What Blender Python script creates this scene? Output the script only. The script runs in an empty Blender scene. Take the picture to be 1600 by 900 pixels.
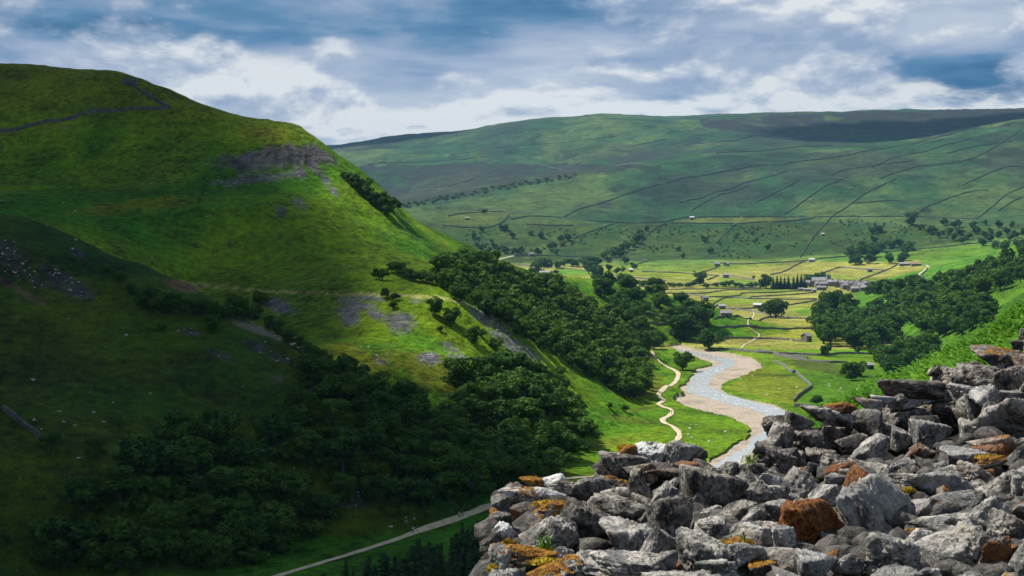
import bpy, bmesh, math, random
import numpy as np
from mathutils import Vector, Matrix, Quaternion

# ------------------------------------------------------------------ camera, sky, sun, exposure
SC = bpy.context.scene
COL = SC.collection
FPX, HY, CX = 2222.0, 368.0, 800.0      # focal length and eye level in units of a 1600 wide picture
cam_d = bpy.data.cameras.new("camera"); cam = bpy.data.objects.new("camera", cam_d); COL.objects.link(cam)
cam_d.sensor_width = 36.0; cam_d.lens = 36.0*FPX/1600.0
cam_d.clip_start = 0.1; cam_d.clip_end = 30000.0
cam.location = (0, 0, 0); cam.rotation_euler = (math.radians(90), 0, 0)
cam_d.shift_y = (HY-450.0)/1600.0
SC.camera = cam
SC.view_settings.view_transform = 'Standard'; SC.view_settings.look = 'None'
SC.view_settings.exposure = 0.78; SC.view_settings.gamma = 1.0
SC.view_settings.use_curve_mapping = False
SC.render.engine = 'CYCLES'
SC.cycles.use_denoising = True
SC.cycles.max_bounces = 4; SC.cycles.diffuse_bounces = 1; SC.cycles.glossy_bounces = 1
SC.cycles.use_adaptive_sampling = True; SC.cycles.adaptive_threshold = 0.02
SC.cycles.transmission_bounces = 2; SC.cycles.transparent_max_bounces = 12; SC.cycles.volume_bounces = 0
SC.cycles.sample_clamp_indirect = 4.0

SUN = Vector((-0.50, 0.24, 0.83)).normalized()        # towards the sun: ahead on the left, high
sun_el = math.asin(SUN.z); sun_az = math.atan2(SUN.x, SUN.y)

class NT:
    """small helper for node trees"""
    def __init__(s, tree): s.t = tree; s.n = tree.nodes; s.l = tree.links
    def new(s, typ, **kw):
        nd = s.n.new(typ)
        for k, v in kw.items():
            if k.startswith('i_'):
                nd.inputs[k[2:].replace('_', ' ')].default_value = v
            else: setattr(nd, k, v)
        return nd
    def put(s, sock, v):
        if hasattr(v, 'is_output') or hasattr(v, 'links'): s.l.new(v, sock)
        else: sock.default_value = v
    def math(s, op, a, b=0.0, c=None, clamp=False):
        nd = s.n.new('ShaderNodeMath'); nd.operation = op; nd.use_clamp = clamp
        s.put(nd.inputs[0], a); s.put(nd.inputs[1], b)
        if c is not None: s.put(nd.inputs[2], c)
        return nd.outputs[0]
    def vmath(s, op, a, b=(0, 0, 0)):
        nd = s.n.new('ShaderNodeVectorMath'); nd.operation = op
        s.put(nd.inputs[0], a)
        if op == 'SCALE': s.put(nd.inputs['Scale'], b)
        else: s.put(nd.inputs[1], b)
        return nd.outputs[0]
    def mix(s, f, a, b, mode='MIX'):
        nd = s.n.new('ShaderNodeMix'); nd.data_type = 'RGBA'; nd.blend_type = mode; nd.clamp_factor = True
        s.put(nd.inputs[0], f)
        for i, v in ((6, a), (7, b)):
            if isinstance(v, tuple) and len(v) == 3: v = v+(1,)
            s.put(nd.inputs[i], v)
        return nd.outputs[2]
    def noise(s, vec, scale, detail=4.0, rough=0.55, dist=0.0, typ=None):
        nd = s.n.new('ShaderNodeTexNoise'); nd.inputs['Scale'].default_value = scale
        nd.inputs['Detail'].default_value = detail; nd.inputs['Roughness'].default_value = rough
        nd.inputs['Distortion'].default_value = dist
        if typ: nd.noise_type = typ
        if vec is not None: s.l.new(vec, nd.inputs['Vector'])
        return nd.outputs['Fac']
    def ramp(s, f, stops):
        nd = s.n.new('ShaderNodeValToRGB'); e = nd.color_ramp.elements
        while len(e) < len(stops): e.new(0.5)
        for el, (p, c) in zip(e, stops):
            el.position = p; el.color = c if len(c) == 4 else tuple(c)+(1,)
        s.put(nd.inputs[0], f)
        return nd.outputs[0]
    def step(s, v, lo, hi):
        nd = s.n.new('ShaderNodeMapRange'); nd.interpolation_type = 'SMOOTHSTEP'; nd.clamp = True
        s.put(nd.inputs['Value'], v); nd.inputs['From Min'].default_value = lo; nd.inputs['From Max'].default_value = hi
        return nd.outputs[0]
    def comb(s, x, y, z):
        nd = s.n.new('ShaderNodeCombineXYZ')
        for i, v in enumerate((x, y, z)): s.put(nd.inputs[i], v)
        return nd.outputs[0]

world = bpy.data.worlds.new("World"); SC.world = world; world.use_nodes = True
world.cycles.sampling_method = 'MANUAL'; world.cycles.sample_map_resolution = 512
W = NT(world.node_tree); W.n.clear()
w_out = W.new('ShaderNodeOutputWorld'); w_bg = W.new('ShaderNodeBackground'); W.l.new(w_bg.outputs[0], w_out.inputs[0])
sky = W.new('ShaderNodeTexSky'); sky.sky_type = 'NISHITA'; sky.sun_disc = False
sky.sun_elevation = sun_el; sky.sun_rotation = sun_az; sky.altitude = 300; sky.air_density = 1.0; sky.dust_density = 0.6; sky.ozone_density = 1.5
tc = W.new('ShaderNodeTexCoord'); sep = W.new('ShaderNodeSeparateXYZ'); W.l.new(tc.outputs['Generated'], sep.inputs[0])
dx, dy, dz = sep.outputs
# a broken deck of stratocumulus: the direction is laid out on a plane overhead, so bands close up towards the horizon
den = W.math('ADD', W.math('MAXIMUM', dz, 0.0), 0.075)
cu = W.math('DIVIDE', dx, den); cv = W.math('DIVIDE', dy, den)
# seen this low the heaps are looked at from the side: laid out by bearing and by height above the horizon, closing up downwards
up = W.math('MULTIPLY', W.math('LOGARITHM', W.math('ADD', W.math('MAXIMUM', dz, 0.0), 0.04), 2.718), 0.36)
cl = W.comb(dx, dy, up)
def deck(off, sc, det, rough=0.5, dist=0.0): return W.noise(W.vmath('ADD', cl, off), sc, det, rough, dist)
low = W.step(dz, 0.150, 0.055)                     # paler towards the horizon, as cloud tops further off pile up
# high grey sheet
cls = W.vmath('MULTIPLY', cl, (1.0, 1.0, 2.1))
n_big = W.noise(W.vmath('ADD', cls, (0.33, 0.0, 0.62)), 3.6, 4.0, 0.5)
n_mid = W.noise(W.vmath('ADD', cls, (2.33, 1.0, 0.2)), 8.0, 7.0, 0.55, 0.2)
sheet_v = W.math('ADD', W.math('ADD', W.math('MULTIPLY', W.math('SUBTRACT', n_big, 0.5), 1.9), W.math('MULTIPLY', W.math('SUBTRACT', n_mid, 0.5), 1.3)), W.math('ADD', 0.49, W.math('MULTIPLY', low, 0.30)))
SHEET = W.ramp(sheet_v, [(0.15, (0.45, 1.6, 3.4)), (0.34, (1.25, 2.75, 4.8)), (0.54, (3.4, 4.4, 6.3)), (0.82, (5.8, 6.5, 7.8))])
# heaps in front of it with firm edges: the field sampled a little higher shows which side faces the light
n_a = deck((5.1, 0.0, 2.35), 6.5, 7.0, 0.56, 0.15); n_b = deck((5.1, 0.0, 2.372), 6.5, 7.0, 0.56, 0.15)
n_e = deck((7.1, 3.0, 1.2), 16.0, 6.0, 0.6)
thick = W.math('ADD', W.math('ADD', n_a, W.math('MULTIPLY', W.math('SUBTRACT', n_e, 0.5), 0.16)), W.math('MULTIPLY', low, 0.21))
heapm = W.step(thick, 0.455, 0.570)
lit = W.math('ADD', W.math('MULTIPLY', W.math('SUBTRACT', n_a, n_b), 4.8), W.math('ADD', W.math('MULTIPLY', W.math('SUBTRACT', n_e, 0.5), 0.5), W.math('ADD', 0.45, W.math('MULTIPLY', low, 0.30))))
HEAP = W.ramp(lit, [(0.20, (3.1, 4.1, 6.0)), (0.50, (5.3, 6.0, 7.4)), (0.80, (9.3, 9.5, 9.6))])
CLOUD = W.mix(W.math('MULTIPLY', heapm, 0.92), SHEET, HEAP)
clear = W.step(W.noise(W.vmath('ADD', cl, (1.0, 7.0, 5.0)), 2.5, 4.0, 0.5), 0.72, 0.84)
skyc = W.mix(clear, CLOUD, sky.outputs[0])
under = W.step(dz, -0.01, 0.015)
W.l.new(W.mix(under, (0.6, 0.9, 0.5), skyc), w_bg.inputs[0]); w_bg.inputs[1].default_value = 0.05

sl = bpy.data.lights.new("sun", 'SUN'); sun = bpy.data.objects.new("sun", sl); COL.objects.link(sun)
sl.energy = 5.0; sl.angle = math.radians(0.53); sl.color = (1.0, 0.95, 0.84)
sun.rotation_euler = SUN.to_track_quat('Z', 'Y').to_euler(); sun.location = (-300, 200, 500)

# ------------------------------------------------------------------ numeric helpers
rng = np.random.default_rng(7); random.seed(7)
_perm = np.random.default_rng(3).permutation(4096).astype(np.int64)
def _hash(ix, iy, iz):
    h = _perm[(ix+_perm[(iy+_perm[iz & 4095]) & 4095]) & 4095]
    return h/4095.0
def vnoise(x, y, z=None):
    x = np.asarray(x, float); y = np.asarray(y, float)
    z = np.zeros_like(x) if z is None else np.asarray(z, float)
    x0 = np.floor(x).astype(np.int64); y0 = np.floor(y).astype(np.int64); z0 = np.floor(z).astype(np.int64)
    fx = x-x0; fy = y-y0; fz = z-z0
    fx = fx*fx*(3-2*fx); fy = fy*fy*(3-2*fy); fz = fz*fz*(3-2*fz)
    r = 0
    for i in (0, 1):
        wx = fx if i else 1-fx
        for j in (0, 1):
            wy = fy if j else 1-fy
            for k in (0, 1):
                r = r+wx*wy*(fz if k else 1-fz)*_hash(x0+i, y0+j, z0+k)
    return r*2-1
def vnoise2(x, y):
    x0 = np.floor(x).astype(np.int64); y0 = np.floor(y).astype(np.int64)
    fx = x-x0; fy = y-y0; fx = fx*fx*(3-2*fx); fy = fy*fy*(3-2*fy)
    h = lambda a, b: _perm[(a+_perm[b & 4095]) & 4095]/4095.0
    return ((1-fx)*((1-fy)*h(x0, y0)+fy*h(x0, y0+1))+fx*((1-fy)*h(x0+1, y0)+fy*h(x0+1, y0+1)))*2-1
def fbm2(x, y, oct=4, g=0.5):
    r = 0; a = 1.0; s = 0
    for o in range(oct):
        r = r+a*vnoise2(x*2**o+17.3*o, y*2**o-9.1*o); s += a; a *= g
    return r/s
def fbm3(x, y, z, oct=4, g=0.5):
    r = 0; a = 1.0; s = 0
    for o in range(oct):
        r = r+a*vnoise(x*2**o+17.3*o, y*2**o-9.1*o, z*2**o+4.7*o); s += a; a *= g
    return r/s
def sstep(a, b, v):
    t = np.clip((v-a)/(b-a), 0, 1); return t*t*(3-2*t)
def smax(a, b, k): return 0.5*(a+b+np.sqrt((a-b)**2+k*k))
class TPS:
    def __init__(s, P, v, reg=1e-6):
        P = np.asarray(P, float); v = np.asarray(v, float); s.P = P; n = len(P)
        s.m = P.mean(0); s.sc = P.std(0).mean(); Q = (P-s.m)/s.sc; s.Q = Q
        A = np.zeros((n+3, n+3)); A[:n, :n] = s.k(Q[:, None]-Q[None])+reg*np.eye(n)
        A[:n, n] = 1; A[:n, n+1:] = Q; A[n, :n] = 1; A[n+1:, :n] = Q.T
        s.w = np.linalg.solve(A, np.concatenate([v, np.zeros(3)]))
    @staticmethod
    def k(d):
        r2 = (d*d).sum(-1); return 0.5*r2*np.log(r2+1e-12)
    def __call__(s, x, y):
        x = np.asarray(x, float); shp = x.shape
        q0 = (x.ravel()-s.m[0])/s.sc; q1 = (np.asarray(y, float).ravel()-s.m[1])/s.sc
        out = s.w[-3]+s.w[-2]*q0+s.w[-1]*q1
        for (a, b), w in zip(s.Q, s.w):
            r2 = (q0-a)**2+(q1-b)**2; out += w*0.5*r2*np.log(r2+1e-12)
        return out.reshape(shp)
def U(px, py, d): return ((px-CX)/FPX*d, d, -(py-HY)/FPX*d)

# ------------------------------------------------------------------ the lie of the land
FLOOR = -71.0
# left hill, its main face: (column, row, distance in metres)
L_A = [(0,102,780),(100,109,775),(190,115,760),(265,150,735),(330,178,725),(400,198,718),(465,208,712),(500,225,712),(520,241,712),
 (560,268,715),(600,308,716),(640,340,735),(680,362,765),(720,385,805),(770,407,880),(820,428,985),(865,445,1130),
 (-200,95,800),(-200,300,640),(-500,100,820),
 (0,220,700),(100,250,690),(200,200,715),(300,300,650),(430,310,640),(400,255,690),(150,340,600),(0,318,600),(100,345,590),(180,395,572),
 (300,436,585),(420,455,566),(560,460,548),(690,465,545),(550,350,640),(620,400,606),(700,430,600),(480,240,700),
 (600,520,505),(500,520,515),(660,600,450),(560,620,436),(480,600,440),(760,480,590),(850,520,620),(920,560,640),(980,590,690),
 (800,590,500),(880,650,484),(930,690,490),(760,560,505),(700,790,372),(800,765,398),(870,737,428),(930,703,473),(1000,642,578),(1010,600,690),
 (1003,545,900),(960,497,1230),(900,458,1750)]
L_H = [(-300,1050,60),(-200,1100,40),(100,1250,-71),(-100,1300,-8),(-500,1400,40),(20,1500,-71),
 (-150,520,-35),(-130,470,-42),(-90,430,-52),(-60,400,-60),(-20,330,-76),(40,440,-78),(110,620,-80),(140,900,-82),(200,1300,-84)]
BEHIND = [((px-CX)/FPX*d*k, d*k, -(py-HY)/FPX*d*k-drop) for (px, py, d) in L_A[:17] for k, drop in ((1.07, 7.0), (1.18, 26.0))]
pts = [U(*a) for a in L_A]+L_H+BEHIND
T_L = TPS([(p[0], p[1]) for p in pts], [p[2] for p in pts], 1e-5)
N_A = [(0,330,450),(90,357,455),(180,408,455),(240,430,450),(300,452,438),(380,502,412),(480,562,392),(540,610,374),
 (0,600,350),(0,760,304),(0,900,266),(200,600,362),(200,780,305),(300,700,340),(400,640,362),(450,760,336),(340,890,302),(450,850,327),(110,905,293),
 (-200,320,450),(-200,600,330),(-200,900,250),(90,470,402),(300,560,380)]
N_H = [(-165,545,-20),(-120,540,-32),(-90,500,-46),(-60,460,-58),(-200,560,0),(-10,420,-80),(0,370,-78),(-40,290,-80),(-80,255,-80)]
pts = [U(*a) for a in N_A]+N_H
T_N = TPS([(p[0], p[1]) for p in pts], [p[2] for p in pts], 1e-5)
# the hillside the camera stands on, with its bracken brow and the wooded flank further along
R_P = [(0,0,-2.4),(4,-6,-1.0),(-6,-6,-3.2),(3,10,-3.0),(-4,10,-5.0),(8,10,-1.9),(0,25,-8),(0,50,-16),(0,100,-34),(0,180,-62),(-40,120,-62),(-40,60,-40),(-60,200,-86),(-20,250,-80),
 (14,25,-2.6),(34,50,2),(90,60,22),(120,150,25)]
R_A = [(1200,790,50),(1290,662,72),(1350,622,88),(1430,588,106),(1500,556,125),(1600,520,150),(1700,480,165),(1500,590,80),(1590,552,85),(1500,625,55),(1400,650,60),
 (1600,590,60),(1800,380,190)]
R_H = [(40,170,-42),(75,240,-40),(110,240,-22),(60,300,-72),(140,400,-62),(180,380,-35),(150,560,-78),(196,705,-73),(245,900,-72),(270,1150,-73),(350,1500,-72),(420,1750,-66)]
R_F = [(1500,470,900),(1600,442,900),(1600,500,640),(1700,440,600),(1420,480,1150),(1500,430,1200),(1600,385,1300),(1700,350,1300),(1600,395,1700),(1500,425,1650)]
pts = R_P+[U(*a) for a in R_A]+R_H+[U(*a) for a in R_F]
T_R = TPS([(p[0], p[1]) for p in pts], [p[2] for p in pts], 1e-5)
# the dale head: tangent of elevation over (column, ln distance)
F_A = []
for c in (-400, 200, 500, 800, 1000, 1200, 1400, 1600, 2000):
    F_A += [(c, FLOOR/1150, 1150), (c, FLOOR/1400, 1400), (c, -69.5/1600, 1600)]
for (c, r, d) in [
 (700,430,2000),(800,430,2000),(1000,432,1980),(1200,432,1980),(1400,430,1980),(1600,425,1900),
 (700,402,2330),(800,402,2330),(900,402,2330),(1000,402,2300),(1200,410,2230),(1400,402,2200),(1600,395,2100),
 (640,322,2750),(700,350,2600),(774,353,2600),(880,345,2650),(1040,348,2650),(1200,345,2600),(1400,340,2550),(1600,335,2500),(1900,320,2500),
 (650,320,2950),(760,298,3050),(880,279,3150),(1000,259,3300),(1100,246,3450),(1200,238,3600),
 (620,300,4000),(700,276,4000),(800,270,4000),(900,262,4000),(1000,250,4000),(600,262,4300),(800,245,4300),
 (1100,300,2950),(1200,285,3000),(1300,275,3000),(1400,280,2900),(1500,265,2950),(1600,262,2900),
 (1300,245,3300),(1400,232,3350),(1500,208,3450),(1600,195,3450),(1800,190,3400),
 (1340,228,3900),(1420,218,4100),(1500,206,4300),
 (1040,207,4400),(1200,212,4300),(900,215,4500),(800,222,4600),(700,235,4700),
 (480,236,6000),(520,231,6000),(560,224,6000),(620,214,6000),(680,209,6000),(740,206.5,5900),(760,205,5000),(800,195,5000),(850,190,5000),(900,187,5000),(930,181.5,5000),(970,182,5000),(1040,187,5000),
 (1090,184,5000),(1200,181,5000),(1300,180.5,5000),(1380,176,5000),(1500,176,5000),(1600,171,5000),(1900,165,5000),
 (-300,245,6000),(200,240,6000),(-300,300,3500),(200,310,3300),(-300,380,2300),(300,390,2300)]:
    F_A.append((c, -(r-HY)/FPX, d))
for c in (-300, 200, 500, 740, 900, 1100, 1300, 1600, 1900):
    F_A.append((c, 0.062, 7600)); F_A.append((c, 0.056, 8600))
T_F = TPS([((a[0]-800)/800.0, 1.15*math.log(a[2])) for a in F_A], [a[1]*20 for a in F_A], 1e-5)

def pline_dist(x, y, poly):
    """distance to a polyline and the side (positive on its left)"""
    best = np.full(np.shape(x), 1e9); side = np.zeros(np.shape(x)); al = np.zeros(np.shape(x)); acc = 0
    for (ax, ay), (bx, by) in zip(poly[:-1], poly[1:]):
        ex, ey = bx-ax, by-ay; L2 = ex*ex+ey*ey
        t = np.clip(((x-ax)*ex+(y-ay)*ey)/L2, 0, 1)
        qx = x-ax-t*ex; qy = y-ay-t*ey; dd = np.hypot(qx, qy); m = dd < best
        best = np.where(m, dd, best); side = np.where(m, np.sign(ex*qy-ey*qx), side); al = np.where(m, acc+t*math.sqrt(L2), al)
        acc += math.sqrt(L2)
    return best, side, al, acc
SCAR = [U(*a)[:2] for a in [(300,276,683),(345,266,690),(400,252,695),(450,238,700),(500,227,706),(516,236,709),(530,246,712)]]
def fpoly(P, z=FLOOR): return [((px-CX)/FPX*(-z*FPX/(py-HY)), -z*FPX/(py-HY)) for px, py in P]
CHANNEL_PX = [(1043,528),(1047,541),(1060,549),(1085,557),(1110,566),(1112,571),(1090,575),(1081,587),(1063,606),(1051,617),(1055,627),(1075,635),(1112,645),(1145,652),(1165,662),(1171,675),(1165,685),(1147,697),(1125,710),(1100,720),(1080,736),(1062,760),(1058,800),(1080,850),(1140,900),
 (1260,900),(1190,850),(1165,800),(1165,765),(1200,725),(1242,660),(1243,648),(1220,634),(1200,628),(1170,622),(1140,615),(1126,606),(1137,595),(1162,585),(1189,575),(1191,567),(1175,558),(1140,550),(1107,547),(1090,544),(1063,538),(1054,528)]
CHANNEL = fpoly(CHANNEL_PX)
def densify(P, step, amp, freq, seed=0.0):
    out = []
    P = P+[P[0]]
    for (ax, ay), (bx, by) in zip(P[:-1], P[1:]):
        n = max(1, int(math.hypot(bx-ax, by-ay)/step))
        for i in range(n):
            t = i/n; x = ax+(bx-ax)*t; y = ay+(by-ay)*t
            out.append((x+amp*float(fbm2(np.array(x*freq+seed), np.array(y*freq), 3)), y+amp*2*float(fbm2(np.array(x*freq+5.5+seed), np.array(y*freq+3), 3))))
    return out
CHANNEL = densify(CHANNEL, 1.6, 2.0, 0.13)
def inside(x, y, P):
    P = np.asarray(P); r = np.zeros(np.shape(x), bool)
    m = (x >= P[:, 0].min()) & (x <= P[:, 0].max()) & (y >= P[:, 1].min()) & (y <= P[:, 1].max())
    if not m.any(): return r
    xs = x[m]; ys = y[m]; c = np.zeros(xs.shape, bool)
    Q = np.roll(P, -1, 0)
    for (ax, ay), (bx, by) in zip(P, Q):
        if ay == by: continue
        cr = ((ay > ys) != (by > ys)) & (xs < (bx-ax)*(ys-ay)/(by-ay)+ax); c ^= cr
    r[m] = c; return r

def surfaces(x, y):
    """heights of the four surfaces that make up the land"""
    yy = np.maximum(y, 1.0)
    px = CX+x/yy*FPX
    pc = np.clip(px, -1500, 3000)
    far = T_F((pc-800)/800.0, 1.15*np.log(np.maximum(y, 900.0)))/20*yy
    Fz = FLOOR+(np.maximum(far, FLOOR-4)-FLOOR)*sstep(1300, 1750, y)
    Lz = T_L(x, y); Nz = T_N(x, y); Rz = T_R(x, y)
    Nz = np.where(y > 620, Nz-0.3*(y-620), Nz)
    Lz = np.minimum(Lz, 130)-sstep(1500, 2300, y)*300
    Lz = Lz-np.maximum(0, 300-y)*0.5
    Nz = np.where(x > 40, Nz-(x-40)*0.5, Nz)
    Rz = Rz-sstep(1900, 2300, y)*300
    lim = -30-0.12*y
    Rz = np.where(x < lim, Rz-(lim-x)*0.6, Rz)
    # relief of the ground itself
    h = fbm2(x/55, y/55, 4); q = fbm2(x/9+3, y/9, 4)
    dd, sd, al, tot = pline_dist(x, y, SCAR)
    fade = sstep(0, 45, al)*sstep(tot-3, tot-34, al)
    sdist = dd*sd+fbm2(x/7, y/7, 3)*3.0
    steps = 0.45*sstep(-5.5, -4.0, sdist)+0.30*sstep(-2.5, -1.2, sdist)+0.25*sstep(0.2, 1.2, sdist)
    Lz = Lz+(steps-0.5)*5.5*fade*sstep(60, 8, dd)
    lump = fbm2(x/22+9, y/22, 3)
    Lz = Lz+h*3.4+lump*1.9+q*0.5
    Lz = Lz+0.30*np.sin(Lz*1.15+q*2.5+h*2)*sstep(-0.3, 0.3, lump)
    Nz = Nz+h*1.8+lump*1.4+q*0.5
    Nz = Nz+0.25*np.sin(Nz*1.3+q*2.5+h*2)*sstep(-0.3, 0.3, lump)
    hf = sstep(1700, 2600, y)
    big = fbm2(x/260, y/260, 5)
    gull = 1-np.abs(fbm2(x/170+4+big, y/420, 4))*2
    Fz = Fz+hf*(big*9+gull*5*sstep(2300, 3200, y)+q*0.8)+(1-hf)*(h*0.5*sstep(700, 1400, y)+q*0.12)
    nr = sstep(8, 60, y)
    Rz = Rz+nr*(h*1.2+q*0.35)*sstep(5, 40, y)
    return Fz, Nz, Lz, Rz
def land(x, y):
    Fz, Nz, Lz, Rz = surfaces(x, y)
    z = smax(smax(smax(Lz, Nz, 2.5), Fz, 2.0), Rz, 1.2)
    z = z-np.where(np.abs(np.maximum(np.maximum(Lz, Nz), Rz)-Fz) > 40, 0, 0)
    sid = np.argmax(np.stack([Fz, Nz, Lz, Rz]), 0)
    return z, sid
# fan of ground: columns of equal angle, rows of growing distance
cols = np.concatenate([np.linspace(-6000, -700, 26)[:-1], np.linspace(-700, -70, 60)[:-1], np.linspace(-70, 1670, 830), np.linspace(1670, 2300, 60)[1:], np.linspace(2300, 7600, 26)[1:]])
rows = np.concatenate([np.geomspace(1.5, 60, 70)[:-1], np.geomspace(60, 250, 90)[:-1], np.geomspace(250, 1500, 420)[:-1], np.geomspace(1500, 5100, 240)[:-1], np.geomspace(5100, 8600, 30)])
GU, GD = np.meshgrid(cols, rows)
GX = (GU-CX)/FPX*GD; GY = GD
GZ, GS = land(GX, GY)
# the river bed is cut a little below the meadows
nearch = (GY > 380) & (GY < 1050) & (GX > 20) & (GX < 160) & (GS == 0)
inch = np.zeros(GX.shape, bool); inch[nearch] = inside(GX[nearch], GY[nearch], CHANNEL)
GZ = np.where(inch, GZ-1.7, GZ)
LOGR = np.log(rows)
def H(x, y):
    """height of the built ground at world points (same triangles, near enough)"""
    x = np.atleast_1d(np.asarray(x, float)); y = np.atleast_1d(np.asarray(y, float))
    u = CX+x/y*FPX
    j = np.clip(np.searchsorted(cols, u)-1, 0, len(cols)-2); i = np.clip(np.searchsorted(rows, y)-1, 0, len(rows)-2)
    fu = np.clip((u-cols[j])/(cols[j+1]-cols[j]), 0, 1); fv = np.clip((y-rows[i])/(rows[i+1]-rows[i]), 0, 1)
    return (GZ[i, j]*(1-fu)+GZ[i, j+1]*fu)*(1-fv)+(GZ[i+1, j]*(1-fu)+GZ[i+1, j+1]*fu)*fv
def hit(px, py, dmin=30.0, dmax=8000.0):
    """where a line of sight meets the ground (to read positions off the photograph once)"""
    j = int(np.clip(np.searchsorted(cols, px)-1, 0, len(cols)-2)); f = (px-cols[j])/(cols[j+1]-cols[j])
    zc = GZ[:, j]*(1-f)+GZ[:, j+1]*f
    zr = -(py-HY)/FPX*rows
    ok = (rows > dmin) & (rows < dmax)
    g = (zc-zr); idx = np.where(ok & (g >= 0))[0]
    if len(idx) == 0:
        k = int(np.argmax(np.where(ok, zc/rows, -9))); d = rows[k]
    else:
        k = idx[0]
        if k == 0 or not ok[k-1]: d = rows[k]
        else:
            a, b = g[k-1], g[k]; d = rows[k-1]+(rows[k]-rows[k-1])*(-a/(b-a))
    x = (px-CX)/FPX*d
    return x, d, float(H(x, d)[0])
# ------------------------------------------------------------------ ground cover
PY = HY-GZ/GD*FPX; PX = GU
n1 = fbm2(GX/40, GY/40, 5); n2 = fbm2(GX/12+7, GY/12, 4); n3 = fbm2(GX/110-5, GY/110, 4); n4 = fbm2(GX/4.0, GY/4.0+2, 3)
def C(*c): return np.array(c, float)
cov = np.zeros(GX.shape+(3,))
def lay(mask, col):
    global cov
    cov = cov*(1-mask[..., None])+mask[..., None]*np.asarray(col)
def blend(a, b, f): return a[None, None]*(1-f[..., None])+b[None, None]*f[..., None]
def ell(cx, cy, rx, ry, rot=0.0, soft=0.35, warp=0.55):
    """a ragged patch on the ground seen at column cx, row cy"""
    c, s = math.cos(rot), math.sin(rot)
    ax = (PX-cx)*c+(PY-cy)*s; ay = -(PX-cx)*s+(PY-cy)*c
    r = np.sqrt((ax/rx)**2+(ay/ry)**2)+n2*warp+n4*0.35
    return sstep(1+soft, 1-soft, r)
Ff = (GS == 0).astype(float); Nn = (GS == 1).astype(float); Ll = (GS == 2).astype(float); Rr = (GS == 3).astype(float)
hill = np.maximum(Nn, Ll)
g_green = C(0.030, 0.120, 0.002); g_yel = C(0.120, 0.200, 0.003); g_olive = C(0.064, 0.120, 0.003); g_brown = C(0.110, 0.100, 0.004)
base = blend(g_green, g_yel, sstep(-0.35, 0.45, n1*0.7+n3*0.6+0.10))
cov = base*1.0
lay(hill*sstep(0.05, 0.5, n3+0.4*n2)*0.6, g_olive)
lay(hill*sstep(0.25, 0.6, n1*0.8-n3*0.5)*0.28, g_brown)
lay(Ll*sstep(240, 130, PY)*0.65, C(0.115, 0.130, 0.005))
for e in [(420,210,60,12,0.1),(690,590,90,26,0.35),(560,560,60,16,0.4),(230,320,90,10,-0.1),(1000,560,30,25,1.0),(990,590,40,30,0.8)]:
    lay(hill*ell(*e)*0.55, C(0.17, 0.155, 0.006))
for e in [(300,325,150,5,-0.12),(300,700,60,30,0),(420,640,50,30,0.5),(660,530,50,14,0.3),(180,620,90,30,0.2),(950,660,60,30,0)]:
    lay(hill*ell(*e)*0.65, C(0.05, 0.16, 0.006))
# scree and bare rock
scree = np.zeros(GX.shape)
for e in [(410,278,62,8,-0.12),(470,272,14,9,0.5),(355,288,20,6,0.2),(490,262,16,5,0.8),(515,290,26,6,0.95),(470,320,14,6,0.6),(440,330,10,8,0.5),
          (545,490,20,14,0.4),(555,475,30,8,0.2),(625,505,24,16,0.2),(590,495,18,7,0.4),(670,560,16,10,0.2),(715,555,16,9,0.6),(770,505,45,9,0.62),(800,535,45,10,0.55),(810,560,20,8,0.5),(575,465,26,5,0.1),(700,540,12,6,0.5),(440,480,26,10,0.3),
          (595,565,10,4,0.2),(650,470,12,4,0)]:
    scree = np.maximum(scree, Ll*ell(*e))
for e in [(15,400,26,16,0.6),(30,425,40,9,0.5),(100,440,40,12,0.6),(130,455,24,7,0.6),(295,518,22,6,0.2),(345,555,30,5,0.35),(400,540,20,7,0.4),(440,560,34,5,0.3),(120,395,20,7,0.5),(560,770,20,8,0.2),(550,785,26,6,0.1),(430,592,10,4,0)]:
    scree = np.maximum(scree, Nn*ell(*e))
screemask = scree*sstep(-0.45, 0.25, n4+0.25)
lay(screemask*0.92, blend(C(0.16, 0.15, 0.17), C(0.09, 0.085, 0.105), sstep(-.3, .3, n4)))
for e in [(430,525,80,4.5,0.40),(385,510,40,5,0.36)]: lay(hill*ell(*e, 0.3, 0.25), C(0.33, 0.29, 0.23))
for e in [(285,447,24,7,0.25)]: lay(hill*ell(*e), C(0.26, 0.16, 0.10))
for e in [(20,448,36,4,0.55),(60,470,20,3,0.6)]: lay(Nn*ell(*e, 0.3, 0.3), C(0.28, 0.19, 0.13))
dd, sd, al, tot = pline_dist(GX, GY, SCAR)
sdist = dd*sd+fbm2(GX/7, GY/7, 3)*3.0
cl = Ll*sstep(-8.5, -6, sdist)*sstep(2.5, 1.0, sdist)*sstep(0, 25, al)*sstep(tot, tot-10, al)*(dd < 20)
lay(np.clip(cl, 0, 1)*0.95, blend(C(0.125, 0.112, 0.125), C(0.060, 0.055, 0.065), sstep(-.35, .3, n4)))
# worn track along the hill
def line_px(P, w, sel, col, k=1.0):
    d, s, a, t = pline_dist(PX, PY, P); lay(sel*sstep(w, w*0.4, d+n4*w*0.25)*k, col)
line_px([(300,443),(420,456),(560,459),(690,465),(730,476)], 2.6, Ll, C(0.30, 0.27, 0.10), 0.9)
line_px([(0,215),(60,205),(150,190)], 2.0, Ll, C(0.2, 0.16, 0.08), 0.5)
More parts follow.
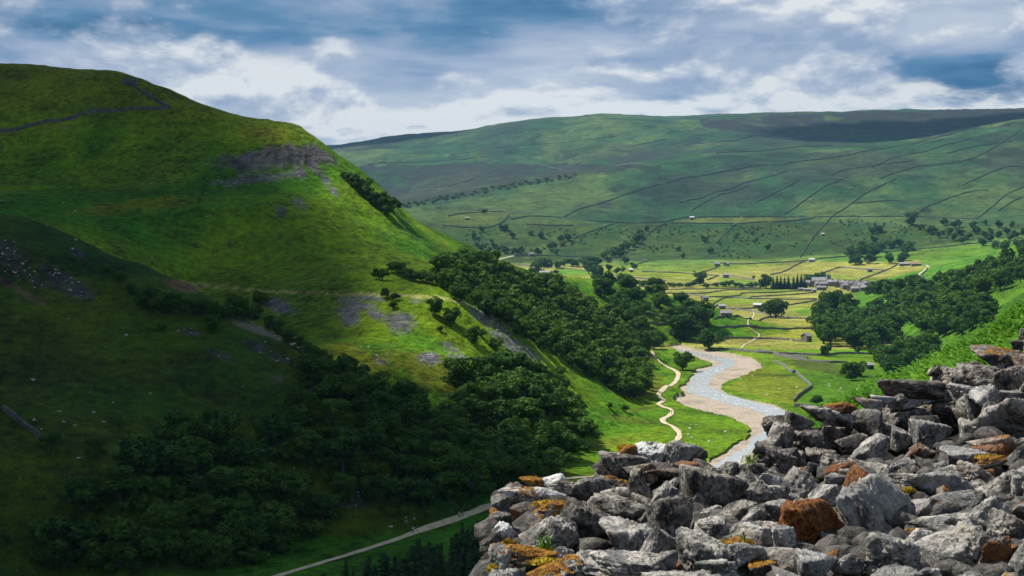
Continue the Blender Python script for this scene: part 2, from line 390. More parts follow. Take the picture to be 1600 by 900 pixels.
# --- dale floor and the fells beyond
near = Ff*sstep(1900, 1200, GY)
fl = blend(C(0.085, 0.215, 0.004), C(0.165, 0.260, 0.008), sstep(-0.3, 0.4, n1*0.8+n3*0.4))
lay(Ff, fl)
hay = blend(C(0.33, 0.32, 0.070), C(0.20, 0.28, 0.022), sstep(0.05, 0.55, n3*0.9+0.5*n1+0.16))
fields = Ff*(PX > 770)*sstep(548, 543, PY+n2*1.0)*sstep(404, 408, PY)*(GY < 2450)*sstep(1400-0, 1385, PX-(560-PY)*2.0)
lay(fields, hay)
for P, c in [([(1060,560),(1090,556),(1112,568),(1082,580),(1062,606),(1040,590)], (0.10,0.21,0.008)),
             ([(1195,575),(1245,590),(1262,602),(1235,632),(1130,606),(1165,585)], (0.19,0.235,0.016)),
             ([(1250,560),(1330,570),(1400,580),(1400,650),(1262,640),(1245,625),(1268,605),(1240,582)], (0.085,0.205,0.008)),
             ([(1055,640),(1100,648),(1160,662),(1172,676),(1120,712),(1060,730),(1040,690)], (0.12,0.23,0.008)),
             ([(1110,500),(1270,500),(1270,513),(1110,512)], (0.31,0.31,0.05)),
             ([(1186,514),(1270,515),(1270,530),(1200,529)], (0.30,0.31,0.03)),
             ([(1110,462),(1160,460),(1178,466),(1120,466)], (0.14,0.25,0.02)),
             ([(1225,480),(1277,470),(1275,497),(1225,495)], (0.25,0.29,0.04)),
             ([(1240,485),(1277,478),(1275,490),(1250,492)], (0.12,0.26,0.015)),
             ([(871,417),(918,423),(918,429),(866,428)], (0.10,0.26,0.02)),
             ([(1000,408),(1050,403),(1103,402),(1110,412),(1090,421),(1003,424)], (0.17,0.28,0.035)),
             ([(1130,433),(1178,438),(1178,445),(1120,440)], (0.17,0.29,0.03)),
             ([(1402,413),(1500,398),(1560,388),(1600,388),(1600,440),(1470,436),(1440,430),(1448,417)], (0.095,0.24,0.014)),
             ([(1290,400),(1400,400),(1400,410),(1280,409)], (0.10,0.26,0.018)),
             ([(970,398),(1010,395),(1000,412),(965,416)], (0.10,0.28,0.02))]:
    m = Ff*inside(PX+n2*1.5, PY+n2*0.8, P)*(GY < 2500); lay(m*0.85, C(*c))
lay(Ff*sstep(480, 390, GY+n1*30)*sstep(60, -10, GX+n1*20)*0.9, C(0.040, 0.170, 0.004))
# wet ground and rushes by the ruined wall
lay(Ff*ell(1275,572,50,9,0.15)*(GY < 1000)*0.8, C(0.075, 0.090, 0.014))
lay(Ff*ell(1140,650,40,4,0.2)*(GY < 900)*0.5, C(0.11, 0.10, 0.02))
for e in [(985,655,40,6,0.1),(960,690,50,7,-0.2),(1000,640,30,4,-0.2),(1010,600,30,20,0.5)]:
    lay(np.maximum(Ff, hill)*ell(*e)*(GY < 900)*0.55, C(0.11, 0.105, 0.016))
# fells
fe = Ff*sstep(2150, 2400, GY)
fb = fbm2(GX/150+2, GY/220, 5); fc = fbm2(GX/45, GY/70, 4); fd = fbm2(GX/420-3, GY/500, 4); fs = fbm2(GX/16, GY/26, 3)
fcol = blend(C(0.050, 0.165, 0.065), C(0.170, 0.275, 0.080), sstep(-0.3, 0.4, fb+0.4*fc))
lay(fe, fcol)
lay(fe*sstep(0.05, 0.45, fd+0.45*fc)*0.75, C(0.060, 0.080, 0.072))
lay(fe*sstep(0.10, 0.5, fc-0.6*fb+0.3*fs)*0.75, C(0.030, 0.080, 0.045))
lay(fe*sstep(345, 360, PY+6*fc)*0.75, blend(C(0.07, 0.17, 0.022), C(0.155, 0.235, 0.03), sstep(-.25, .3, fc+0.5*fs)))
lay(fe*sstep(345, 360, PY)*sstep(0.0, 0.35, fs*0.7+fc*0.7)*0.6, C(0.045, 0.095, 0.022))
heath = C(0.060, 0.052, 0.062)
def px_m(P, w=6): return inside(PX+fc*w*1.5, PY+fc*w, P)
for P, k in [([(540,262),(690,256),(900,256),(1030,258),(900,276),(760,300),(640,322),(600,330)], 0.75),
             ([(1090,186),(1300,178),(1620,165),(1620,182),(1520,200),(1440,218),(1385,214),(1280,206),(1180,208),(1100,200)], 0.92),
             ([(500,232),(620,210),(745,205),(700,214),(640,222),(560,240)], 0.7),
             ([(1100,232),(1200,228),(1260,236),(1200,248),(1110,246)], 0.35),
             ([(820,236),(1000,226),(1060,236),(1000,250),(860,248)], 0.3)]:
    lay(fe*px_m(P)*k*sstep(-0.75, -0.1, fc+0.3*fs), heath)
lay(fe*inside(PX, PY, [(690,350),(700,338),(735,333),(795,331),(793,336),(774,352)])*0.9, C(0.19, 0.255, 0.05))
lay(fe*inside(PX, PY, [(1050,347),(1082,341),(1180,340),(1268,341),(1215,346),(1145,349)])*0.9, C(0.22, 0.285, 0.04))
for P in [[(808,343),(880,341),(940,348),(898,351),(825,350)], [(1290,182),(1320,184),(1310,190),(1270,188)]]:
    lay(fe*px_m(P, 3)*0.7*sstep(-.3, .1, fc), C(0.19, 0.29, 0.05))
# near slope under the bracken
lay(Rr*sstep(30, 45, GY), blend(C(0.05, 0.13, 0.006), C(0.10, 0.2, 0.01), sstep(-.3, .3, n2)))
lay(Rr*sstep(400, 500, GY), blend(C(0.06, 0.18, 0.008), C(0.11, 0.26, 0.012), sstep(-.3, .3, n1)))
lay(Rr*sstep(50, 30, GY), blend(C(0.05, 0.10, 0.008), C(0.10, 0.13, 0.015), sstep(-.3, .3, n4)))
# gravel under the river stones
lay(inch.astype(float), C(0.30, 0.25, 0.18))
cov = cov*(1+0.16*n4[..., None])
cov = cov*np.where(hill > 0, np.where(GS == 1, 0.38, 0.90), np.where(fe > 0.5, 0.31, 0.64))[..., None]  # near spur darkened here; its shade is painted into the grass colour

# ------------------------------------------------------------------ materials
MATS = {}
def mat(name):
    m = bpy.data.materials.new(name); m.use_nodes = True; MATS[name] = m
    t = NT(m.node_tree); t.n.clear(); out = t.new('ShaderNodeOutputMaterial')
    return m, t, out
def principled(t, out, col, rough=0.9, spec=0.2):
    b = t.new('ShaderNodeBsdfPrincipled'); t.put(b.inputs['Base Color'], col if not isinstance(col, tuple) else tuple(col)[:3]+(1,))
    t.put(b.inputs['Roughness'], rough); b.inputs['Specular IOR Level'].default_value = spec
    t.l.new(b.outputs[0], out.inputs[0]); return b
def bump(t, b, h, dist, strength=1.0):
    nd = t.new('ShaderNodeBump'); nd.inputs['Strength'].default_value = strength; nd.inputs['Distance'].default_value = dist
    t.put(nd.inputs['Height'], h); t.l.new(nd.outputs[0], b.inputs['Normal'])
m, t, out = mat('ground')
at = t.new('ShaderNodeAttribute', attribute_name='ground_cover')
geo = t.new('ShaderNodeNewGeometry'); P = geo.outputs['Position']
sx = t.new('ShaderNodeSeparateXYZ'); t.l.new(P, sx.inputs[0])
# tussocks, and sheep trods that keep to the contour
v1 = t.noise(P, 0.35, 6.0, 0.62)
v2 = t.noise(P, 0.05, 6.0, 0.6)
trod = t.noise(t.comb(t.math('MULTIPLY', sx.outputs[0], 0.03), t.math('MULTIPLY', sx.outputs[1], 0.03), t.math('MULTIPLY', sx.outputs[2], 0.42)), 1.0, 4.0, 0.6, 0.6)
f = t.math('ADD', t.math('MULTIPLY', t.math('SUBTRACT', v1, 0.5), 3.0), t.math('MULTIPLY', t.math('SUBTRACT', v2, 0.5), 1.8))
v3 = t.noise(P, 1.5, 4.0, 0.65)
v4 = t.noise(P, 0.013, 7.0, 0.68)
f = t.math('ADD', f, t.math('MULTIPLY', t.math('SUBTRACT', v4, 0.5), 1.8))
f = t.math('ADD', f, t.math('MULTIPLY', t.math('SUBTRACT', v3, 0.5), 1.7))
f = t.math('ADD', f, t.math('MULTIPLY', t.math('SUBTRACT', trod, 0.5), 0.9))
c1 = t.mix(1.0, at.outputs['Color'], t.comb(*[t.math('MAXIMUM', t.math('ADD', 1.0, f), 0.25)]*3), 'MULTIPLY')
b = principled(t, out, c1, 0.95, 0.08)
bump(t, b, t.math('ADD', t.math('ADD', t.math('MULTIPLY', v1, 2.6), t.math('MULTIPLY', trod, 0.5)), t.math('ADD', t.math('MULTIPLY', v2, 1.8), t.math('MULTIPLY', v3, 0.5))), 1.0, 0.9)

# ------------------------------------------------------------------ object helpers
def tag(o, label=None, cat=None, group=None, kind=None):
    if label: o['label'] = label
    if cat: o['category'] = cat
    if group: o['group'] = group
    if kind: o['kind'] = kind
    return o
def link(name, me, parent=None, loc=None):
    o = bpy.data.objects.new(name, me); COL.objects.link(o)
    if parent is not None: o.parent = parent
    if loc is not None: o.location = loc
    return o
def mesh(name, V, Fc, m=None, smooth=False):
    me = bpy.data.meshes.new(name)
    V = np.asarray(V, float)
    if isinstance(Fc, np.ndarray):
        k = Fc.shape[1]; n = len(Fc)
        me.vertices.add(len(V)); me.vertices.foreach_set('co', V.ravel())
        me.loops.add(n*k); me.loops.foreach_set('vertex_index', Fc.ravel().astype(np.int32))
        me.polygons.add(n); me.polygons.foreach_set('loop_start', np.arange(0, n*k, k, dtype=np.int32))
        me.update(calc_edges=True)
    else:
        me.from_pydata(V.tolist(), [], Fc); me.update()
    if m is not None: me.materials.append(MATS[m] if isinstance(m, str) else m)
    if smooth: me.polygons.foreach_set('use_smooth', np.ones(len(me.polygons), bool))
    return me
def empty(name, loc, rz=0.0, s=1.0):
    o = bpy.data.objects.new(name, None); COL.objects.link(o); o.empty_display_size = 0.2
    o.location = loc; o.rotation_euler = (0, 0, rz); o.scale = (s, s, s); return o

# ------------------------------------------------------------------ the ground as four sheets
nr, nc = GX.shape
VID = np.arange(nr*nc).reshape(nr, nc)
quads = np.stack([VID[:-1, :-1], VID[:-1, 1:], VID[1:, 1:], VID[1:, :-1]], -1)
ALLV = np.stack([GX, GY, GZ], -1).reshape(-1, 3)
e1 = np.stack([np.gradient(GX, axis=1), np.gradient(GY, axis=1), np.gradient(GZ, axis=1)], -1)
e2 = np.stack([np.gradient(GX, axis=0), np.gradient(GY, axis=0), np.gradient(GZ, axis=0)], -1)
NRM = np.cross(e1, e2); NRM /= np.linalg.norm(NRM, axis=-1, keepdims=True)+1e-12
NRM = np.where(NRM[..., 2:3] < 0, -NRM, NRM).reshape(-1, 3)
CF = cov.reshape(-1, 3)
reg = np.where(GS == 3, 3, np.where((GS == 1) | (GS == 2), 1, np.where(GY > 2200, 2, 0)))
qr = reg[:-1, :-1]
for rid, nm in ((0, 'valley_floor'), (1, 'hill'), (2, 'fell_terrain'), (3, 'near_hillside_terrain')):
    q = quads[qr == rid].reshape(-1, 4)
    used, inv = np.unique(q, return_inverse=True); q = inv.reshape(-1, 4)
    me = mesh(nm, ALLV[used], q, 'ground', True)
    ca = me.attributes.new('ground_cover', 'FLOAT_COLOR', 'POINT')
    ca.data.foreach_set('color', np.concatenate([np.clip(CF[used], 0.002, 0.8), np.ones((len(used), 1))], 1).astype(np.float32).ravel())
    me.normals_split_custom_set_from_vertices(NRM[used].tolist())
    lab = {'valley_floor': 'flat green dale floor of hay meadows and pasture', 'hill': 'steep grassy hill with scree and a rocky scar',
           'fell_terrain': 'far fell of rough pasture and dark heather', 'near_hillside_terrain': 'bracken covered slope below the tumbled wall'}[nm]
    tag(link(nm, me), lab, kind='structure')
# ------------------------------------------------------------------ more materials
def simple(name, c1, c2, scale, rough=0.9, bumpd=0.0, spec=0.2, obj=False, rnd=0.0):
    m, t, out = mat(name)
    if obj: vec = t.new('ShaderNodeTexCoord').outputs['Object']
    else: vec = t.new('ShaderNodeNewGeometry').outputs['Position']
    n = t.noise(vec, scale, 6.0, 0.6)
    c = t.mix(t.step(n, 0.35, 0.65), c1, c2)
    if rnd:
        oi = t.new('ShaderNodeObjectInfo')
        c = t.mix(1.0, c, t.comb(*[t.math('ADD', 1-rnd/2, t.math('MULTIPLY', oi.outputs['Random'], rnd))]*3), 'MULTIPLY')
    b = principled(t, out, c, rough, spec)
    if bumpd: bump(t, b, n, bumpd, 0.8)
    return m
simple('wallstone', (0.20, 0.19, 0.19), (0.07, 0.07, 0.075), 1.1, 0.95, 0.15)
simple('farwall', (0.11, 0.115, 0.11), (0.05, 0.055, 0.055), 0.6, 0.95, 0.2)
simple('path', (0.45, 0.38, 0.27), (0.34, 0.285, 0.20), 0.5, 0.95, 0.02)
simple('lane', (0.36, 0.34, 0.24), (0.28, 0.27, 0.18), 0.5, 0.95, 0.0)
simple('masonry', (0.22, 0.20, 0.185), (0.12, 0.105, 0.10), 1.3, 0.9, 0.05, rnd=0.5, obj=True)
simple('stoneslate', (0.27, 0.26, 0.28), (0.17, 0.165, 0.18), 0.8, 0.7, 0.05, rnd=0.4, obj=True)
simple('sheetroof', (0.52, 0.53, 0.56), (0.42, 0.43, 0.46), 0.5, 0.5, 0.0)
simple('rustroof', (0.30, 0.17, 0.13), (0.22, 0.13, 0.11), 0.5, 0.7, 0.0)
simple('darkwood', (0.03, 0.03, 0.035), (0.02, 0.02, 0.02), 2.0)
simple('bark', (0.10, 0.085, 0.065), (0.05, 0.042, 0.035), 4.0, 0.95, 0.05)
# river: shallow water with broken ripples over stones
m, t, out = mat('water')
P = t.new('ShaderNodeNewGeometry').outputs['Position']
b = principled(t, out, (0.10, 0.13, 0.15), 0.12, 0.5)
b.inputs['IOR'].default_value = 1.33
w1 = t.noise(t.vmath('MULTIPLY', P, (1.0, 0.45, 1.0)), 0.9, 5.0, 0.65); w2 = t.noise(P, 0.05, 3.0, 0.5)
white = t.math('MULTIPLY', t.step(w1, 0.55, 0.72), t.step(w2, 0.40, 0.58))
t.l.new(t.mix(white, (0.30, 0.315, 0.32), (0.66, 0.67, 0.68)), b.inputs['Base Color'])
t.l.new(t.math('ADD', 0.22, t.math('MULTIPLY', white, 0.5)), b.inputs['Roughness'])
bump(t, b, w1, 0.06, 0.4)
m, t, out = mat('shingle')
P = t.new('ShaderNodeNewGeometry').outputs['Position']
a1 = t.noise(P, 1.4, 6.0, 0.7); a2 = t.noise(P, 0.09, 6.0, 0.65, 0.5)
c = t.mix(t.step(a1, 0.35, 0.65), (0.19, 0.155, 0.125), (0.39, 0.33, 0.265))
c = t.mix(t.math('MULTIPLY', t.step(a2, 0.46, 0.66), 0.75), c, (0.17, 0.14, 0.105))
b = principled(t, out, c, 0.95, 0.15); bump(t, b, a1, 0.3, 0.8)

# ------------------------------------------------------------------ river and shingle
def sheet(name, P, z, m, smooth=False):
    from mathutils.geometry import tessellate_polygon
    V = [Vector((x, y, z)) for x, y in P]
    tri = tessellate_polygon([V])
    o = link(name, mesh(name, [tuple(v) for v in V], [tuple(q) for q in tri], m))
    bm_ = bmesh.new(); bm_.from_mesh(o.data); bmesh.ops.recalc_face_normals(bm_, faces=bm_.faces)
    if sum(f_.normal.z for f_ in bm_.faces) < 0: bmesh.ops.reverse_faces(bm_, faces=bm_.faces)
    bm_.to_mesh(o.data); bm_.free()
    return o
tag(sheet('shingle_bank', CHANNEL, FLOOR-0.62, 'shingle'), 'pale shingle beds on both sides of the winding river', kind='structure')
WATER1 = [(1045,541),(1060,544),(1075,547),(1090,549),(1107,552),(1120,556),(1133,558),(1151,560),(1148,569),(1132,576),(1116,585),(1113,592),(1104,600),(1125,610),(1150,618),(1175,625),(1200,631),(1220,636),(1241,649),(1240,657),(1225,665),(1205,680),(1186,690),(1172,703),(1150,726),(1138,760),(1142,800),(1165,850),(1215,900),(1165,900),(1105,850),(1085,800),(1088,755),(1108,728),(1128,716),(1150,705),(1168,693),(1176,683),(1192,670),(1202,655),(1196,645),(1175,638),(1150,632),(1112,622),(1090,616),(1072,610),(1076,600),(1082,588),(1091,578),(1110,573),(1126,566),(1120,562),(1100,557),(1085,553),(1062,547),(1048,544)]
tag(sheet('river', densify(fpoly(WATER1), 1.4, 1.5, 0.2, 3.0), FLOOR-0.585, 'water'), 'shallow river winding through the shingle', kind='structure')

# ------------------------------------------------------------------ paths
def catmull(P, k=6):
    P = [np.array(p, float) for p in P]; out = []
    for i in range(len(P)-1):
        a = P[max(i-1, 0)]; b_ = P[i]; c_ = P[i+1]; d_ = P[min(i+2, len(P)-1)]
        for j in range(k):
            t_ = j/k
            out.append(0.5*((2*b_)+(-a+c_)*t_+(2*a-5*b_+4*c_-d_)*t_**2+(-a+3*b_-3*c_+d_)*t_**3))
    out.append(P[-1]); return out
def ribbon(name, P, width, m, lift=0.12, k=6, dmin=30, jitter=0.12):
    W3 = [np.array(hit(px, py, dmin)[:2]) for px, py in P]
    Q = catmull(W3, k); V = []; Fc = []
    for i, q in enumerate(Q):
        tg = Q[min(i+1, len(Q)-1)]-Q[max(i-1, 0)]; tg = tg/(np.linalg.norm(tg)+1e-9); nn = np.array([-tg[1], tg[0]])
        w_ = width*(1+2.2*jitter*float(vnoise2(np.array(i*0.37), np.array(width*9.1))))
        for s_ in (-0.5, -0.17, 0.17, 0.5):
            p = q+nn*s_*w_; V.append((p[0], p[1], float(H(p[0], p[1])[0])+lift+(0.1 if abs(s_) < .3 else 0)))
        if i:
            for j in range(3):
                a = (i-1)*4+j; Fc.append((a, a+1, a+5, a+4))
    return link(name, mesh(name, V, Fc, m, True))
PATH = [(996,524),(1003,532),(1011,539),(1020,550),(1028,562),(1042,573),(1056,580),(1060,586),(1056,596),(1049,602),(1036,609),(1029,617),(1036,626),(1029,632),(1039,637),(1049,641),(1047,649),(1036,655),(1038,661),(1050,666),(1060,675),(1061,683),(1055,692),(1040,706),(1010,722),(975,735),(935,744),(890,748),(845,757),(800,775),(770,790),(720,809),(660,829),(600,850),(550,866),(500,881),(440,899),(400,912)]
tag(ribbon('footpath', PATH, 2.0, 'path', 0.2), 'pale gravel track winding along the dale floor', kind='structure')
tag(ribbon('footpath', [(1176,484),(1178,492),(1170,499),(1169,508),(1175,515),(1186,523),(1180,530),(1165,538),(1158,545)], 1.2, 'lane', 0.25, dmin=450), 'thin pale path worn across the hay meadows', kind='structure')
tag(ribbon('lane_road', [(1412,446),(1424,438),(1436,429),(1446,421),(1450,417),(1441,415)], 4.0, 'lane', 0.4, dmin=1350), 'pale farm lane climbing to the long sheds', kind='structure')
tag(ribbon('lane_road', [(768,410),(782,405),(803,400)], 5.0, 'lane', 0.4, dmin=1500), 'pale road below the far wood', kind='structure')

# ------------------------------------------------------------------ dry stone walls
def dry_wall(P, label, h=1.5, dmin=150, m='wallstone', w=0.75, gaps=0.0, group=None, cat='stone wall', k=7, name='dry_stone_wall'):
    W3 = [np.array(hit(px, py, dmin)[:2]) for px, py in P]
    Q = catmull(W3, k); V = []; Fc = []; n = 0
    step = max(1.0, h*0.9); D = [Q[0]]
    for a, b_ in zip(Q[:-1], Q[1:]):
        L_ = np.linalg.norm(b_-a); kk = max(1, int(L_/ (step*2.2)))
        for i in range(1, kk+1): D.append(a+(b_-a)*i/kk)
    prev = False
    for i, q in enumerate(D):
        tg = D[min(i+1, len(D)-1)]-D[max(i-1, 0)]; tg = tg/(np.linalg.norm(tg)+1e-9); nn = np.array([-tg[1], tg[0]])
        hh = h*(1+0.22*float(vnoise2(np.array(i*0.61+q[0]*.01), np.array(q[1]*0.05))))
        if gaps and vnoise2(np.array(i*0.11+q[0]), np.array(q[1]*.02)) > 1-gaps*2: hh *= 0.3
        z = float(H(q[0], q[1])[0])
        for s_, zz in ((-0.62, -0.8), (-0.40, hh*0.86), (-0.2, hh), (0.2, hh), (0.40, hh*0.86), (0.62, -0.8)):
            p = q+nn*s_*w*(h/1.5); V.append((p[0], p[1], z+zz))
        if i:
            for j in range(5):
                a = (i-1)*6+j; Fc.append((a+6, a+7, a+1, a))
    b0 = 0; Fc.append(tuple(range(6))); Fc.append(tuple(reversed(range(len(V)-6, len(V)))))
    return tag(link(name, mesh(name, V, Fc, m)), label, cat, group or 'dry stone walls', 'thing')
NEARW = [
 ([(1040,453),(1105,452),(1170,450),(1186,451)], 'straight field wall below the band of bushes, furthest back of the strip meadows'),
 ([(1040,459),(1094,459),(1113,457),(1131,454),(1154,453),(1190,452)], 'gently curving wall, second back in the strip meadows'),
 ([(1074,459),(1105,464),(1151,463),(1160,459),(1203,458),(1229,456),(1268,454)], 'kinked wall running from the riverside trees to the low sheds of the village'),
 ([(1170,467),(1178,464),(1219,462),(1248,460),(1271,458)], 'short wall leading to the big dark clump below the village'),
 ([(1061,470),(1125,469),(1170,467),(1219,468),(1276,468)], 'long level wall passing the small barn with the sloping roof'),
 ([(1061,472),(1121,478),(1138,483),(1164,483),(1178,482),(1196,479)], 'wall running past two barns to the white roofed barn'),
 ([(1229,478),(1259,473),(1277,469)], 'wall rising to the dark clump behind the big field tree'),
 ([(1131,482),(1170,486),(1203,492),(1224,496),(1264,499)], 'wall slanting past the foot of the big field tree'),
 ([(1116,499),(1170,499),(1194,498),(1224,496)], 'level wall in front of the paired barns'),
 ([(1120,512),(1186,513),(1251,514),(1269,514)], 'straight wall across the middle of the hay meadows'),
 ([(1120,527),(1160,529),(1201,530),(1232,532)], 'wall ending beside the dark gabled barn'),
 ([(1107,546),(1140,547),(1172,550),(1188,552),(1243,554),(1292,556),(1314,553),(1364,554)], 'long wall along the river bank, lowest of the hay meadows'),
 ([(1210,555),(1248,562),(1292,567),(1320,567)], 'broken pale wall crossing the rushy ground'),
 ([(1210,565),(1226,573),(1236,582),(1244,582)], 'stub of ruined wall beside the rushes'),
 ([(1244,583),(1254,592),(1266,602),(1266,607),(1248,620),(1241,628)], 'hook shaped pasture wall on the river bend'),
 ([(1241,635),(1258,636),(1270,637)], 'short wall end beside the round bush'),
 ([(1012,505),(1040,506),(1065,507)], 'wall behind the riverside trees'),
 ([(1012,490),(1040,498)], 'short slanting wall among the riverside trees'),
 ([(1238,533),(1253,534)], 'yard wall of the dark gabled barn'),
 ([(1185,548),(1225,556),(1262,560)], 'tumbled wall just above the river shingle'),
]
for P_, lab in NEARW: dry_wall(P_, lab, 1.35, 450, gaps=0.25 if 'broken' in lab or 'tumbled' in lab else 0.0)
MIDW = [
 ([(1003,425),(1040,426),(1073,428),(1123,431)], 'wall under the bright green field, near the three upper barns'),
 ([(1086,428),(1110,422),(1125,415)], 'wall climbing to the upper pair of barns'),
 ([(1105,438),(1123,431)], 'short wall below the three upper barns'),
 ([(1110,410),(1141,413),(1203,411),(1256,408),(1300,403),(1345,397)], 'head wall along the top of the meadows under the scrubby slope'),
 ([(1141,432),(1178,437)], 'wall running right from the lowest of the three upper barns'),
 ([(1204,430),(1224,425),(1243,415),(1258,408)], 'diagonal wall up to the barn at the meadow head'),
 ([(1282,429),(1308,419),(1334,420),(1383,423)], 'bent wall above the village, passing a small barn'),
 ([(1340,443),(1348,436),(1376,426),(1391,420),(1402,414)], 'diagonal wall from the village to the long farm sheds'),
 ([(1438,430),(1446,424),(1454,417)], 'wall beside the pale farm lane'),
 ([(1438,430),(1469,435)], 'wall below the bright pasture beside the farm lane'),
 ([(808,413),(834,417)], 'short wall in the furthest meadow'),
 ([(871,419),(894,421),(918,424)], 'wall above a strip of vivid grass beside the long barn'),
 ([(803,400),(853,400),(926,401)], 'far head wall above the furthest meadow'),
 ([(858,437),(900,438),(960,438)], 'wall in front of the long pale barn'),
 ([(936,429),(964,431)], 'short wall between two far trees'),
 ([(983,404),(1011,407),(996,413)], 'wall round the corner of the bright far field'),
 ([(982,434),(1040,439)], 'wall behind the riverside wood'),
 ([(1345,397),(1420,391),(1500,383),(1560,377)], 'wall over the bright green pasture under the dark trees'),
]
for P_, lab in MIDW: dry_wall(P_, lab, 1.7, 1350)
FARW = [
 ([(1040,207),(1092,205),(1180,212),(1285,210),(1365,214)], 'moor wall below the dark heather skyline'),
 ([(1040,287),(1162,263),(1285,249),(1390,231),(1495,207),(1600,198)], 'very long wall slanting up across the whole fell'),
 ([(1225,335),(1250,319),(1285,294),(1316,279),(1253,276)], 'hooked wall on the middle of the fell'),
 ([(1299,274),(1337,263),(1425,252)], 'wall running on above the hooked wall'),
 ([(1271,370),(1299,340),(1320,326),(1348,305),(1376,291),(1400,280)], 'wall climbing from the small ruin up the fell'),
 ([(1376,279),(1425,263),(1495,254),(1547,235),(1586,210),(1597,198)], 'wall curving up to the right hand skyline'),
 ([(1432,336),(1460,319),(1516,300),(1545,298)], 'wall slanting up behind the lone round tree'),
 ([(1526,343),(1547,326),(1572,305),(1605,291)], 'wall climbing at the far right of the fell'),
 ([(1505,289),(1547,270),(1575,261),(1605,260)], 'upper short wall at the far right of the fell'),
 ([(1040,347),(1082,340),(1180,339),(1271,340),(1355,339),(1425,339),(1526,342)], 'long level wall along the upper edge of the narrow pale field'),
 ([(1050,349),(1145,350),(1215,347),(1271,342)], 'lower wall of the narrow pale field on the fell'),
 ([(1250,403),(1262,385),(1271,371)], 'wall dropping through the scrub to the meadow head'),
 ([(690,352),(774,353),(795,335),(774,331),(735,333),(700,338)], 'wall round the light green enclosure on the far fell'),
 ([(798,343),(830,338),(876,340)], 'wall joining the light green enclosure to the long slanting wall'),
 ([(879,340),(928,321),(987,301),(1040,287)], 'wall slanting up the fell from the far left'),
 ([(882,340),(942,347),(1040,348)], 'wall above the patchy green ground right of the enclosure'),
 ([(823,351),(896,353)], 'short wall under the patchy green ground'),
 ([(575,258),(690,252),(830,252),(998,256),(1030,258)], 'level wall across the upper fell above the dark heather tongue'),
 ([(704,242),(777,231),(865,224),(960,214)], 'faint wall high on the fell under the rounded summit'),
 ([(998,382),(1019,361),(1040,350)], 'wall climbing beside the far tree belt'),
 ([(1060,318),(1120,300),(1180,282),(1230,268)], 'faint wall across the middle of the fell, under the long slanting wall'),
 ([(1330,318),(1400,314),(1460,318)], 'short level wall between the two climbing walls'),
 ([(1120,239),(1200,235),(1300,228)], 'faint wall under the dark heather, above the long slanting wall'),
 ([(930,222),(985,228),(1040,218)], 'bent wall below the rounded summit'),
 ([(1480,240),(1530,228),(1580,222)], 'short wall high on the right of the fell'),
 ([(900,372),(930,360),(960,350)], 'wall slanting through the scrub left of the tree belt'),
 ([(1120,380),(1135,364),(1150,351)], 'wall dropping from the narrow pale field'),
 ([(1180,318),(1215,300),(1250,282)], 'faint wall rising left of the hooked wall'),
 ([(1360,262),(1400,246),(1450,236),(1520,216)], 'faint upper wall running up to the right skyline'),
 ([(640,300),(700,292),(740,280)], 'short wall on the far side valley'),
 ([(1060,228),(1130,222),(1180,212)], 'faint slanting wall just under the moor wall'),
 ([(1560,330),(1580,316),(1605,306)], 'short wall at the right edge of the lower fell'),
 ([(1080,330),(1110,312),(1170,290)], 'faint broken wall above the fell barn'),
]
for P_, lab in FARW: dry_wall(P_, lab, 1.9, 2150, 'farwall', gaps=0.12)
dry_wall([(0,206),(40,200),(90,190),(150,176),(215,171),(266,169)], 'long dark wall across the top of the left hill', 1.7, 150, 'farwall')
dry_wall([(266,170),(245,159),(222,144),(205,134),(194,131)], 'dark wall climbing to the left hilltop', 1.7, 150, 'farwall')
dry_wall([(190,131),(213,133)], 'short dark wall end standing on the left skyline', 3.0, 150, 'farwall')
dry_wall([(5,640),(30,660),(62,684)], 'dark ruined wall running down the shaded slope at bottom left', 1.3, 150, 'farwall', gaps=.2)
# ------------------------------------------------------------------ trees
def leafmat(name, a, b_, c_):
    m, t, out = mat(name)
    oi = t.new('ShaderNodeObjectInfo'); P = t.new('ShaderNodeNewGeometry').outputs['Position']
    col = t.mix(oi.outputs['Random'], a, b_)
    n = t.noise(P, 0.55, 3.0, 0.6)
    col = t.mix(t.step(n, 0.40, 0.68), col, c_)
    b = principled(t, out, col, 0.75, 0.15)
    tr = t.new('ShaderNodeBsdfTranslucent'); t.l.new(col, tr.inputs[0])
    mx = t.new('ShaderNodeMixShader'); mx.inputs[0].default_value = 0.25
    t.l.new(b.outputs[0], mx.inputs[1]); t.l.new(tr.outputs[0], mx.inputs[2]); t.l.new(mx.outputs[0], out.inputs[0])
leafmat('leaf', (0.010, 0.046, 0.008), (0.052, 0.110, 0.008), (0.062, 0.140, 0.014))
leafmat('needle', (0.014, 0.042, 0.018), (0.022, 0.055, 0.020), (0.030, 0.070, 0.022))
leafmat('fern', (0.036, 0.125, 0.004), (0.036, 0.125, 0.004), (0.115, 0.235, 0.010))
leafmat('moss', (0.30, 0.19, 0.012), (0.22, 0.11, 0.012), (0.36, 0.27, 0.02))
def rquads(C_, N_, size, r, square=0.75):
    """one small leaf-spray quad per point, facing roughly along N_"""
    n = len(C_); t1 = r.normal(size=(n, 3)); t1 -= (t1*N_).sum(1, keepdims=True)*N_; t1 /= np.linalg.norm(t1, axis=1, keepdims=True)+1e-9
    t2 = np.cross(N_, t1); s = (size*(0.6+0.8*r.random(n)))[:, None]
    bend = N_*s*0.25
    V = np.stack([C_-t1*s, C_-t2*s*square+bend*0.6, C_+t1*s, C_+t2*s*square-bend*0.6], 1)
    return V.reshape(-1, 3), np.arange(n*4).reshape(n, 4)
